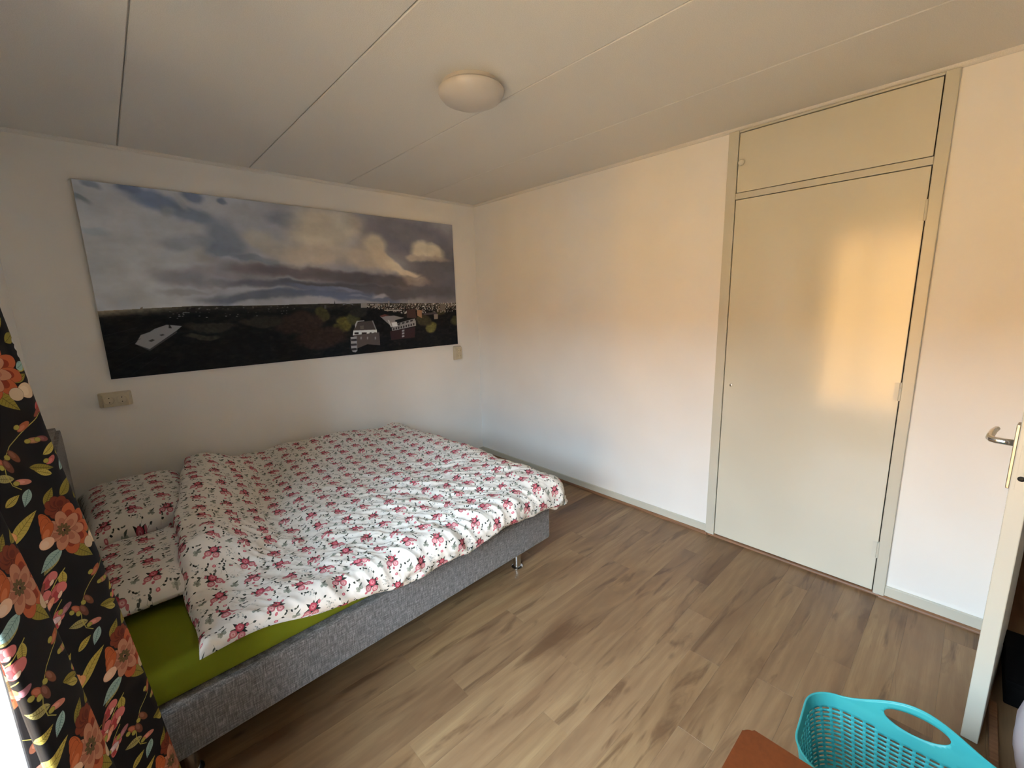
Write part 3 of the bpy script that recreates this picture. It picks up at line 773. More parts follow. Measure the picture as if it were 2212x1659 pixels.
def m_glass():
    nt = NT('window_glass')
    nt.t.nodes.remove(nt.b)
    tr = nt.n('ShaderNodeBsdfTransparent'); gl = nt.n('ShaderNodeBsdfGlossy'); gl.inputs['Roughness'].default_value = .01
    fr = nt.n('ShaderNodeFresnel'); fr.inputs['IOR'].default_value = 1.25
    mx = nt.n('ShaderNodeMixShader'); out = nt.t.nodes['Material Output']
    nt.l(fr.outputs[0], mx.inputs[0]); nt.l(tr.outputs[0], mx.inputs[1]); nt.l(gl.outputs[0], mx.inputs[2]); nt.l(mx.outputs[0], out.inputs['Surface'])
    return nt.mat
M['glass'] = m_glass()

H_CEIL = 2.50
Y_NEAR = -4.75                               # wall behind the camera
CL0, CL1 = -2.383, -3.308                    # closet frame, outer edges along the right wall
DR0, DR1, DR_H = -3.70, -4.50, 2.06          # opening of the bedroom door in the right wall

# ------------------------------------------------------------------ outside: street, ground and the houses opposite in the low sun
g = box('street_ground', -70, 3, -60, 60, -3.3, -3.1, M['pave']); tag(g, 'paved street outside below the window', 'street', kind='structure')
hb = empty('brick_houses', (-17, -3, -3.1), label='sunlit row of brick houses across the street outside the window', cat='building')
box('facade', -27, -17, -38, 32, -3.1, 3.6, M['brick'], hb)
bm = bmesh.new()
vs = [bm.verts.new(c) for c in ((-16.6, -38, 3.6), (-27.4, -38, 3.6), (-22, -38, 6.6), (-16.6, 32, 3.6), (-27.4, 32, 3.6), (-22, 32, 6.6))]
for f in ((0, 1, 2), (3, 5, 4), (0, 2, 5, 3), (1, 4, 5, 2), (0, 3, 4, 1)): bm.faces.new([vs[i] for i in f])
from_bm('roof', bm, M['roof'], hb)
for zz in (-1.9, .9):
    for k in range(11):
        yy = -34 + k * 6
        wfr = box('house_window', -17.03, -16.98, yy - 1.0, yy + 1.0, zz - .7, zz + .8, M['white_paint'], hb)
        box('window_glass', -16.98, -16.96, yy - .9, yy + .9, zz - .6, zz + .7, M['pane'], wfr)

# ------------------------------------------------------------------ floor
fl = box('floor', WX - .3, 1.4, Y_NEAR, .0, -.10, -.012, M['dark_wood']); tag(fl, 'oak laminate plank floor of the bedroom', 'floor', kind='structure')
random.seed(3)
PW = .13
known = {16: [-.715], 17: [-2.19, -.95], 18: [-.29, -1.49], 19: [-1.75, -.55], 22: [-1.434, -.22], 23: [-1.0]}
mesh_cache = {}
def plank_mesh(L):
    key = round(L, 3)
    if key not in mesh_cache:
        bm = bmesh.new(); add_box(bm, -L / 2, L / 2, -PW / 2 + .0001, PW / 2 - .0001, -.012, 0, 0)
        top = [e for e in bm.edges if all(v.co.z > -.001 for v in e.verts)]
        bmesh.ops.bevel(bm, geom=top, offset=.0003, segments=1, affect='EDGES')
        bmesh.ops.recalc_face_normals(bm, faces=bm.faces)
        me = bpy.data.meshes.new('plank'); bm.to_mesh(me); bm.free(); me.materials.append(M['floor']); mesh_cache[key] = me
    return mesh_cache[key]
row = 0
y = -.004 - .0
y = -2.11 + 16 * PW
while y - PW > Y_NEAR - .05:
    x_end = 0.0 if y - PW / 2 > DR0 or y - PW / 2 < DR1 else 1.35
    cuts = known.get(row)
    if cuts: start = cuts[0]
    else: start = -random.uniform(.1, 1.2)
    js = sorted({round(start + k * 1.2, 3) for k in range(-4, 5)} | set(cuts or []))
    js = [j for j in js if WX + .08 < j < x_end - .08]
    if cuts: js = [j for j in js if all(j == c or abs(j - c) > .5 for c in cuts)]
    ed = [WX] + js + [x_end]
    for a, b in zip(ed[:-1], ed[1:]):
        o = bpy.data.objects.new('plank', plank_mesh(b - a - .0002)); COL.objects.link(o); o.parent = fl
        o.location = ((a + b) / 2, y - PW / 2, 0)
    y -= PW; row += 1

# ------------------------------------------------------------------ ceiling boards
ce = box('ceiling', WX - .3, 1.4, Y_NEAR - .1, .1, H_CEIL + .010, H_CEIL + .12, M['ceiling']); tag(ce, 'white stippled ceiling of long boards', 'ceiling', kind='structure')
seams = [WX, -2.579, -1.917, -1.259, -.60, 0.0]
for a, b in zip(seams[:-1], seams[1:]):
    box('ceiling_board', a + .0024, b - .0024, Y_NEAR, 0, H_CEIL, H_CEIL + .010, M['ceiling'], ce, bevel=.003, seg=1)

# ------------------------------------------------------------------ walls
w = box('wall_left', WX - .3, .1, 0, .12, -.1, H_CEIL + .1, M['wall']); tag(w, 'long white wall behind the bed and cloud print', 'wall', kind='structure')
w = boxes('wall_right', [(0, .12, CL0, 0, -.1, H_CEIL + .1), (0, .12, CL1, CL0, 2.492, H_CEIL + .1), (0, .12, DR0, CL1, -.1, H_CEIL + .1), (0, .12, DR1, DR0, DR_H, H_CEIL + .1), (0, .12, Y_NEAR, DR1, -.1, H_CEIL + .1)], M['wall'])
tag(w, 'white wall holding the built-in closet and the open door', 'wall', kind='structure')
w = boxes('wall_back', [(WX - .3, WX, WIN_Y1, .0, -.1, H_CEIL + .1), (WX - .3, WX, Y_NEAR, WIN_Y0, -.1, H_CEIL + .1), (WX - .3, WX, WIN_Y0, WIN_Y1, -.1, WIN_Z0), (WX - .3, WX, WIN_Y0, WIN_Y1, WIN_Z1, H_CEIL + .1)], M['wall'])
tag(w, 'white wall around the window at the head of the bed', 'wall', kind='structure')
w = box('wall_near', WX - .3, 1.4, Y_NEAR - .12, Y_NEAR, -.1, H_CEIL + .1, M['wall']); tag(w, 'white wall facing the bed from the near end of the room', 'wall', kind='structure')
w = boxes('wall_hall', [(1.3, 1.4, Y_NEAR, -3.3, -.1, H_CEIL + .1), (.12, 1.3, -3.42, -3.3, -.1, H_CEIL + .1)], M['hall'])
tag(w, 'dim brown hallway wall seen past the open door', 'wall', kind='structure')

# baseboards and mouldings
QR = [(0, 0)] + [(.016 * math.cos(a), .016 * math.sin(a)) for a in np.linspace(0, math.pi / 2, 6)]
b = boxes('baseboard_right', [(-.014, 0, CL0, 0, .008, .063), (-.014, 0, DR0 + .03, CL1, .008, .068)], M['frame'], bevel=.0015); tag(b, 'grey-cream painted baseboard along the closet wall', 'baseboard', kind='structure')
extrude_profile('floor_moulding', [(o + .014, z) for o, z in QR], (0, CL0 - .012, 0), (0, 0, 0), (-1, 0, 0), M['strip'], b)
extrude_profile('floor_moulding', [(o + .014, z) for o, z in QR], (0, DR0 + .04, 0), (0, CL1 + .02, 0), (-1, 0, 0), M['strip'], b)
extrude_profile('floor_moulding', [(o + .002, z) for o, z in QR], (0, CL1 + .02, 0), (0, CL0 - .012, 0), (-1, 0, 0), M['strip'], b)
b = box('baseboard_left', WX, -.014, -.014, 0, .008, .063, M['frame'], bevel=.0015); tag(b, 'grey-cream painted baseboard behind the bed', 'baseboard', kind='structure')
extrude_profile('floor_moulding', [(o + .014, z) for o, z in QR], (WX, 0, 0), (-.014, 0, 0), (0, -1, 0), M['strip'], b)
CV = [(0, 0)] + [(.018 * math.cos(a), -.018 * math.sin(a)) for a in np.linspace(0, math.pi / 2, 6)]
t1 = extrude_profile('trim_1', CV, (WX, 0, H_CEIL), (0, 0, H_CEIL), (0, -1, 0), M['ceiling']); tag(t1, 'slim white moulding where ceiling meets the print wall', 'moulding', kind='structure')
t2 = extrude_profile('trim_2', CV, (0, Y_NEAR, H_CEIL), (0, 0, H_CEIL), (-1, 0, 0), M['ceiling']); tag(t2, 'slim white moulding where ceiling meets the closet wall', 'moulding', kind='structure')

# ------------------------------------------------------------------ window
wn = empty('window_1', (WX - .2, (WIN_Y0 + WIN_Y1) / 2, WIN_Z0), label='tall white framed window beside the flowered curtain', cat='window', kind='structure')
fx0, fx1 = WX - .24, WX - .17
ym = -2.62
boxes('window_frame', [(fx0, fx1, WIN_Y0, WIN_Y1, WIN_Z0, WIN_Z0 + .07), (fx0, fx1, WIN_Y0, WIN_Y1, WIN_Z1 - .07, WIN_Z1), (fx0, fx1, WIN_Y0, WIN_Y0 + .06, WIN_Z0 + .07, WIN_Z1 - .07), (fx0, fx1, WIN_Y1 - .06, WIN_Y1, WIN_Z0 + .07, WIN_Z1 - .07), (fx0, fx1, ym - .035, ym + .035, WIN_Z0 + .07, WIN_Z1 - .07)], M['white_paint'], wn, bevel=.003)
for a, c in ((WIN_Y0 + .06, ym - .035), (ym + .035, WIN_Y1 - .06)):
    box('window_pane', fx0 + .03, fx0 + .034, a, c, WIN_Z0 + .07, WIN_Z1 - .07, M['glass'], wn)
box('window_sill', WX - .17, WX + .02, WIN_Y0 + .002, WIN_Y1 - .002, WIN_Z0 - .0, WIN_Z0 + .02, M['white_paint'], wn, bevel=.004)

# ------------------------------------------------------------------ built-in closet in the right wall
cl = empty('built_in_closet', (0, (CL0 + CL1) / 2, 0), label='built-in closet with tall cream door and smaller cupboard door above', cat='closet')
box('closet_body', .03, .10, CL1 + .002, CL0 - .002, 0, 2.49, M['dark'], cl)
box('frame_post', -.022, .10, CL0 - .054, CL0, .012, 2.482, M['frame'], cl, bevel=.003)
box('frame_post', -.022, .10, CL1, CL1 + .046, .012, 2.482, M['frame'], cl, bevel=.003)
box('frame_rail', -.020, .10, CL1 + .046, CL0 - .054, 2.1145, 2.148, M['frame'], cl, bevel=.003)
box('frame_rail', -.020, .10, CL1 + .046, CL0 - .054, 2.470, 2.4815, M['frame'], cl, bevel=.003)
box('threshold_strip', -.004, .03, CL1 + .046, CL0 - .054, 0, .010, M['dark_wood'], cl)
dl = box('closet_door', -.016, .012, CL1 + .050, CL0 - .057, .022, 2.1115, M['paint'], cl, bevel=.003)
ud = box('cupboard_door', -.016, .012, CL1 + .050, CL0 - .057, 2.1515, 2.4665, M['paint'], cl, bevel=.003)
for zz in (1.925, 1.094, .257):
    bm = bmesh.new(); add_lathe(bm, [(.005, -.045), (.006, -.044), (.006, -.016), (.0052, -.0155), (.0052, -.0145), (.006, -.014), (.006, .014), (.0052, .0145), (.0052, .0155), (.006, .016), (.006, .044), (.005, .045)], (-.020, CL1 + .048, zz), 'Z', 12)
    add_box(bm, -.0175, -.0150, CL1 + .048, CL1 + .072, zz - .043, zz + .043)
    h = from_bm('hinge', bm, M['frame'], dl); shade_auto(h)
lathe('keyhole_plate', [(.006, -.018), (.0085, -.0165), (.0085, -.014), (.007, -.012)][::-1], (0, -2.481, 1.032), M['steel'], dl, 'X', 20)
boxes('keyhole', [(-.0186, -.017, -2.4825, -2.4795, 1.027, 1.036)], M['dark'], dl)
lathe('knob', [(.010, -.012), (.009, -.018), (.013, -.024), (.0165, -.031), (.0165, -.035), (.013, -.039), (.004, -.040)], (0, -2.462, 2.307), M['paint'], ud, 'X', 20)

# ------------------------------------------------------------------ bedroom door, standing open edge-on
LEAF_L, LEAF_T, LEAF_H = .765, .043, 2.03
ang = math.radians(-6.0)
dr = empty('door_1', (-.763, -3.607, 0), ang, label='open cream bedroom door seen edge-on beside the laundry basket', cat='door', kind='structure')
# frame of the leaf: local x runs from the free edge to the hinges, local y towards the closet side
lf = box('door_leaf', 0, LEAF_L, -LEAF_T, 0, .008, LEAF_H, M['frame'], dr, bevel=.003, local=True)
box('lock_plate', -.0012, 0, -LEAF_T * .5 - .011, -LEAF_T * .5 + .011, .945, 1.11, M['frame'], lf, bevel=.0005, seg=1, local=True)
bm = bmesh.new(); add_lathe(bm, [(.001, -.0014), (.0085, -.0014), (.0085, -.0020), (.001, -.0020)][::-1], (0, -LEAF_T * .5, .985), 'X', 16)
from_bm('lock_hole', bm, M['dark'], lf, True, True)
pl = box('handle_plate', .020, .068, .0005, .0095, .940, 1.150, M['steel'], lf, bevel=.002, local=True)
bm = bmesh.new(); pts = [(.044, .008, 1.085), (.044, .030, 1.085), (.0445, .048, 1.085), (.048, .058, 1.0855), (.058, .063, 1.087), (.085, .064, 1.092), (.125, .062, 1.098), (.155, .058, 1.100)]
add_tube(bm, pts, [.0105, .0105, .0105, .0105, .0105, .010, .0095, .008], 14)
hd = from_bm('door_handle', bm, M['chrome'], lf, True, True)
jm = boxes('door_jamb', [(-.012, .13, DR0, DR0 + .03, 0, DR_H), (-.012, .13, DR1 - .03, DR1, 0, DR_H), (-.012, .13, DR1 - .03, DR0 + .03, DR_H - .002, DR_H + .03)], M['frame'], dr)
jm.name = 'door_jamb'

# ------------------------------------------------------------------ bed (frame of its own, set 2 degrees off the wall)
BED_O = Vector((-.975, -1.845, 0)); BED_R = math.radians(2.0)
bed = empty('bed', BED_O, BED_R, label='double bed with grey woven base, rounded headboard and chrome legs', cat='bed')
def rounded_box_bm(x0, x1, y0, y1, z0, z1, r, seg=4):
    bm = bmesh.new(); add_box(bm, x0, x1, y0, y1, z0, z1, r, seg); return bm
o = from_bm('bed_base', rounded_box_bm(-2.0, 0, 0, 1.80,   .150, .352, .018), M['weave'], bed, True, True); shade_auto(o)
bm = bmesh.new(); r = .14                           # headboard: slab with rounded upper corners
pts = [(0.0, .04), (1.80, .04)] + [(1.80 - r + r * math.cos(a), .985 - r + r * math.sin(a)) for a in np.linspace(0, math.pi / 2, 9)] + [(r - r * math.sin(a), .985 - r + r * math.cos(a)) for a in np.linspace(0, math.pi / 2, 9)]
fa = [bm.verts.new((-1.998, p[0], p[1])) for p in pts]; fb = [bm.verts.new((-2.072, p[0], p[1])) for p in pts]
bm.faces.new(fa); bm.faces.new(fb[::-1]); n = len(pts)
for k in range(n): bm.faces.new((fa[k], fb[k], fb[(k + 1) % n], fa[(k + 1) % n]))
bmesh.ops.recalc_face_normals(bm, faces=bm.faces)
es = [e for e in bm.edges if abs(e.verts[0].co.x - e.verts[1].co.x) < 1e-4]
bmesh.ops.bevel(bm, geom=es, offset=.016, segments=4, affect='EDGES')
o = from_bm('headboard', bm, M['weave'], bed, True, True); shade_auto(o, 50)
for lx, ly in ((-.195, .10), (-1.80, .10), (-.195, 1.70), (-1.80, 1.70)):
    lg = lathe('leg', [(.0225, .012), (.0225, .151)], (lx, ly, 0), M['chrome'], bed, 'Z', 24, True)
    lathe('foot_cap', [(.030, 0.0), (.034, .003), (.034, .009), (.024, .014)], (lx, ly, 0), M['chrome'], lg, 'Z', 24, True)

def in_bed(o, label, cat, group=None):
    o.location = BED_O; o.rotation_euler = (0, 0, BED_R)
    return tag(o, label, cat, group)

# mattress under a green fitted sheet
def superbox(nx, ny, nz, x0, x1, y0, y1, z0, z1, r):
    bm = rounded_box_bm(x0, x1, y0, y1, z0, z1, r, 5)
    return bm
bm = superbox(0, 0, 0, -1.985, -.050, .012, 1.79, .354, .490, .045)
bmesh.ops.subdivide_edges(bm, edges=[e for e in bm.edges if e.calc_length() > .5], cuts=40, use_grid_fill=True)
for v in bm.verts:
    c = v.co
    if c.z > .40 or c.y < .03:
        a = float(fbm(np.array([c.x * 6]), np.array([c.y * 6 + c.z * 9]), 3)[0] - .5) * .010
        v.co.z += a * (c.z > .40); v.co.y += a * .5 * (c.y < .1)
o = from_bm('mattress', bm, M['green'], None, True); in_bed(o, 'thick mattress in an olive green fitted sheet on the grey bed', 'mattress')

rose_mat = m_print('rose_print_cotton', make_image('rose_print', rose_pixels()), .85, .15, (1 / ROSE_TILE, 1 / ROSE_TILE, 1))

def grid_solid(name, top, bot, uv, mat):
    """closed sheet from two equal grids of points (ni x nj x 3)."""
    ni, nj = top.shape[:2]
    V = np.concatenate([top.reshape(-1, 3), bot.reshape(-1, 3)])
    I = np.arange(ni * nj).reshape(ni, nj); B = I + ni * nj
    F = np.stack([I[:-1, :-1], I[1:, :-1], I[1:, 1:], I[:-1, 1:]], -1).reshape(-1, 4).tolist()
    F += np.stack([B[:-1, :-1], B[:-1, 1:], B[1:, 1:], B[1:, :-1]], -1).reshape(-1, 4).tolist()
    ring = list(I[:, 0]) + list(I[-1, 1:]) + list(I[-2::-1, -1]) + list(I[0, -2:0:-1])
    for k in range(len(ring)):
        a, b = int(ring[k]), int(ring[(k + 1) % len(ring)])
        F.append([b, a, a + ni * nj, b + ni * nj])
    me = bpy.data.meshes.new(name); me.from_pydata(V.tolist(), [], F); me.update()
    ul = me.uv_layers.new(name='UVMap')
    U = np.concatenate([uv.reshape(-1, 2), uv.reshape(-1, 2)])
    li = np.zeros(len(me.loops), np.int32); me.loops.foreach_get('vertex_index', li)
    ul.data.foreach_set('uv', U[li].astype(np.float32).ravel())
    me.polygons.foreach_set('use_smooth', [True] * len(me.polygons))
    bm = bmesh.new(); bm.from_mesh(me); bmesh.ops.recalc_face_normals(bm, faces=bm.faces); bm.to_mesh(me); bm.free()
    me.materials.append(mat)
    o = bpy.data.objects.new(name, me); COL.objects.link(o)
    return o

def smooth01(x, a, b):
    t = np.clip((x - a) / (b - a), 0, 1); return t * t * (3 - 2 * t)

# duvet: s runs from the head edge to the foot, t from the wall to the room
def make_duvet():
    ni, nj = 340, 340
    S0, S1 = -1.742, .135                           # along the bed (cloth length, 0 = foot edge of mattress)
    q = np.linspace(0, 1, nj)[None, :] * np.ones((ni, 1))
    S0q = S0 + .235 * (1 - np.clip(q / .88, 0, 1)) ** 1.15   # the head edge runs askew, nearer the foot at the wall
    s = S0q + np.linspace(0, 1, ni)[:, None] * (S1 - S0q)
    drop = .012 + .110 * smooth01(s, -1.72, -1.05) + .02 * smooth01(s, -.3, .1) + .010 * np.sin(s * 7 + 1) + .007 * np.sin(s * 17)
    tw = 1.755 + .012 * np.sin(s * 4)               # wall side
    t = tw + q * (-drop - tw)                       # local y on the cloth, negative past the room edge
    head_wob = .012 * np.sin(t * 5 + .6) + .008 * np.sin(t * 13)
    s = s + head_wob * smooth01(-s, .9, 1.55)
    def fold(a, r=.06, out=.30):                    # horizontal reach and drop past an edge
        a = np.maximum(a, 0)
        th = np.minimum(a / r, math.pi / 2 * .80)
        rest = np.maximum(a - r * math.pi / 2 * .80, 0)
        return r * np.sin(th) + rest * out, r * (1 - np.cos(th)) + rest * .96
    ea = np.maximum(s + .055, 0) / (S1 + .055); eb = np.maximum(-t, 0) / np.maximum(drop, .02)     # rounded cloth corner
    fs = np.sqrt(1 - .5 * eb ** 2); ft = np.sqrt(1 - .5 * ea ** 2)
    hx, dx = fold((s + .055) * fs, .05, .06); hy, dy = fold(-t * ft, .06, .22)
    x = np.minimum(s, -.055) + hx
    y = np.maximum(t, 0) - hy
    rel = s - s[:1]
    over = 1 - smooth01(rel, .06, .36)              # the head end rides up over the pillows
    lift = over * (.165 * smooth01(t, .90, 1.08) * (1 - .55 * smooth01(t, 1.58, 1.76)) + .130 * smooth01(t, .28, .46) * (1 - smooth01(t, .90, 1.08)))
    z = .495 - (dx ** 3 + dy ** 3) ** (1 / 3) + lift
    B = np.stack([x, y, z], -1)
    def normals(P):
        gu = np.gradient(P, axis=0); gv = np.gradient(P, axis=1)
        nn = np.cross(gv, gu); nn /= np.maximum(np.linalg.norm(nn, axis=-1, keepdims=True), 1e-9)
        return nn
    N = normals(B)
    if N[ni // 2, nj // 2, 2] < 0: N = -N
    es = np.minimum(s - s[:1], (s[-1:] - s) * 1.6); et = np.minimum((t - t[:, -1:]) * 1.6, t[:, :1] - t)
    def lip(d, w): k = 1 - np.clip(d / w, 0, 1); return np.sqrt(np.maximum(1 - k * k, 0))
    prof = lip(np.maximum(es, 0), .030) * lip(np.maximum(et, 0), .040)
    hang = smooth01(dx + dy, .005, .08)
    th = (.050 + .020 * (fbm(s * 2.6, t * 2.6, 41) - .5) * 2) * (1 - .50 * hang) * (1 - .35 * over)
    th += .026 * smooth01(s, -.45, -.02)
    th += .060 * smooth01(t, 1.15, 1.70) * smooth01(-s, .10, .55) * (1 - .8 * over) * (.55 + .9 * fbm(s * 4, t * 1.5, 61))  # pushed up at the wall
    th -= .022 * np.exp(-((rel - .42) / .09) ** 2) * smooth01(t, .0, .4)                 # hollow beside the pillows
    smooth_top = B + N * (th * prof)[..., None]
    # wrinkles: pulls running diagonally, stronger towards the room
    wa = ridge((s * .8 + t * .6) * 9, (s * -.6 + t * .8) * 2.6, 71); wb = ridge((s * .5 - t * .9) * 10, (s * .9 + t * .5) * 3.0, 83)
    wc = ridge((s * .7 + t * .7) * 24, (s * -.7 + t * .7) * 7, 97, 2)
    near = .40 + .60 * smooth01(-t, -1.1, -.1)
    wr = .024 * (wa - .35) * near + .021 * (wb - .35) * (.4 + .6 * smooth01(-s, .6, 1.4)) +   .011 * (wc - .35) * near + .008 * (fbm(s * 26, t * 26, 91, 3) - .5)
    gather = .004 * hang * np.sin(np.arctan2(dx + .02, dy + .02) * 26 + (s + t) * 30) * smooth01(dx * dy, .0, .002) + .006 * hang * np.sin(s * 42 - t * 18 + 5 * fbm(s * 3, t * 3, 5))
    off = (th + wr + gather) * prof
    top = B + N * off[..., None]
    bot = B + N * .001
    # cloth length along each thread for the print
    du = np.linalg.norm(np.diff(smooth_top, axis=0), axis=-1); U = np.concatenate([np.zeros((1, nj)), np.cumsum(du, 0)], 0)
    dv_ = np.linalg.norm(np.diff(smooth_top, axis=1), axis=-1); V = np.concatenate([np.zeros((ni, 1)), np.cumsum(dv_, 1)], 1)
    U = U - U[ni // 2:ni // 2 + 1]; V = V - V[:, nj // 2:nj // 2 + 1]
    uv = np.stack([U, -V], -1)
    return grid_solid('duvet', top, bot, uv, rose_mat)
dv = make_duvet(); in_bed(dv, 'crumpled white duvet with pink rose print spread over the bed', 'duvet')

def make_pillow(cx, cy, lx, ly, zc, th, seed, rot=0.0, tilt=0.0):
    n = 90
    a = np.linspace(-1, 1, n)[:, None] * np.ones((1, n)); b = np.linspace(-1, 1, n)[None, :] * np.ones((n, 1))
    pin = 1 - .06 * (np.abs(a) ** 3) * (1 - b * b) * 0
    x = a * lx / 2 * (1 - .05 * (1 - b * b) * a * a); y = b * ly / 2 * (1 - .05 * (1 - a * a) * b * b)
    prof = np.maximum((1 - a ** 4) * (1 - b ** 4), 0) ** .55
    up = prof * (th * .62) + (.010 * (ridge(x * 9, y * 9, seed) - .4) + .006 * (fbm(x * 22, y * 22, seed + 3) - .5)) * np.minimum(prof * 2, 1)
    dn = -prof * (th * .38)
    c, s = math.cos(rot), math.sin(rot)
    X = cx + x * c - y * s; Y = cy + x * s + y * c
    Z = zc + tilt * x
    top = np.stack([X, Y, Z + up + .002], -1); bot = np.stack([X, Y, Z + dn], -1)
    return grid_solid('pillow', top, bot, np.stack([x + seed * .11, y + seed * .07], -1), rose_mat)
p1 = make_pillow(-1.755, 1.31, .46, .78, .567, .175, 5, .02); in_bed(p1, 'rose-print pillow against the wall, farther from the curtain', 'pillow', 'pillows at the head of the bed')
p2 = make_pillow(-1.755, .605, .46, .60, .548, .118, 9, -.02); in_bed(p2, 'rose-print pillow lying on the bare green sheet', 'pillow', 'pillows at the head of the bed')

# ------------------------------------------------------------------ cloud print on the wall
pp = empty('wall_print', (-1.536, -.012, 1.183), label='wide panoramic print of storm clouds over a town', cat='picture')
X0, X1, Z0, Z1 = -2.795, -.277, 1.183, 2.292
box('backing_panel', X0, X1, -.018, -.0005, Z0, Z1, m_plain('print_edge', srgb(60, 58, 58), .5), pp)
me = bpy.data.meshes.new('printed_face')
me.from_pydata([(X0, -.0185, Z0), (X1, -.0185, Z0), (X1, -.0185, Z1), (X0, -.0185, Z1)], [], [(0, 1, 2, 3)])
uvl = me.uv_layers.new(name='UVMap')
for k, c in enumerate(((0, 0), (1, 0), (1, 1), (0, 1))): uvl.data[k].uv = c
link('printed_face', me, m_print('cloud_print', make_image('cloud_print', poster_pixels()), .5, .12, fine=False), pp)

# ------------------------------------------------------------------ wall sockets
def socket(name, cx, cz, w, h, d, horizontal, label):
    t = empty(name, (cx, -.001, cz), label=label, cat='socket', group='surface-mounted double wall sockets')
    bm = bmesh.new()                                # base with sloping sides
    lo = [(-w / 2, -h / 2), (w / 2, -h / 2), (w / 2, h / 2), (-w / 2, h / 2)]
    k = .80 if horizontal else .78
    ring = lambda f, y: [bm.verts.new((cx + a * f, y, cz + b * f)) for a, b in lo]
    r0 = ring(1.0, -.0005); r1 = ring(1.0, -.006); r2 = [bm.verts.new((cx + a * k, -d, cz + b * (k + .08))) for a, b in lo]
    for A, B_ in ((r0, r1), (r1, r2)):
        for i in range(4): bm.faces.new((A[i], A[(i + 1) % 4], B_[(i + 1) % 4], B_[i]))
    bm.faces.new(r0[::-1]); bm.faces.new(r2)
    bmesh.ops.recalc_face_normals(bm, faces=bm.faces)
    bmesh.ops.bevel(bm, geom=list(bm.edges), offset=.004, segments=2, affect='EDGES')
    from_bm('socket_box', bm, M['plastic'], t)
    off = (w * .19, 0) if horizontal else (0, h * .20)
    for s in (-1, 1):
        px, pz = cx + s * off[0], cz + s * off[1]
        R = min(w, h) * (.30 if horizontal else .27)
        so = lathe('socket_outlet', [(R, 0), (R, -.0035), (R * .92, -.0045), (R * .84, -.0045), (R * .80, -.0015), (.001, -.0015)], (px, -d, pz), M['plastic'], t, 'Y', 28)
        for q in (-1, 1):
            dz = q * R * .48
            hx, hz = (px, pz + dz) if horizontal else (px + dz, pz)
            lathe('pin_hole', [(.0028, -.001), (.0028, -.0022), (.0005, -.0022)], (hx, -d, hz), M['dark'], so, 'Y', 12)
    return t
socket('wall_socket', -2.793, 1.062, .150, .088, .040, True, 'horizontal double wall socket below the left end of the print')
socket('wall_socket', -.283, 1.096, .090, .135, .040, False, 'upright double wall socket below the right end of the print')

# ------------------------------------------------------------------ ceiling lamp
lp = empty('ceiling_lamp', (-1.467, -1.855, H_CEIL), label='round white dome lamp on the ceiling, switched off', cat='lamp')
lathe('lamp_base', [(.124, 0.0), (.126, -.004), (.126, -.026), (.110, -.030)], (-1.467, -1.855, H_CEIL), M['lamp'], lp, 'Z', 48)
lathe('lamp_shade', [(.128, -.018), (.136, -.020), (.143, -.027), (.143, -.034), (.138, -.044), (.125, -.060), (.094, -.074), (.054, -.083), (.002, -.086)], (-1.467, -1.855, H_CEIL), M['lamp'], lp, 'Z', 48)

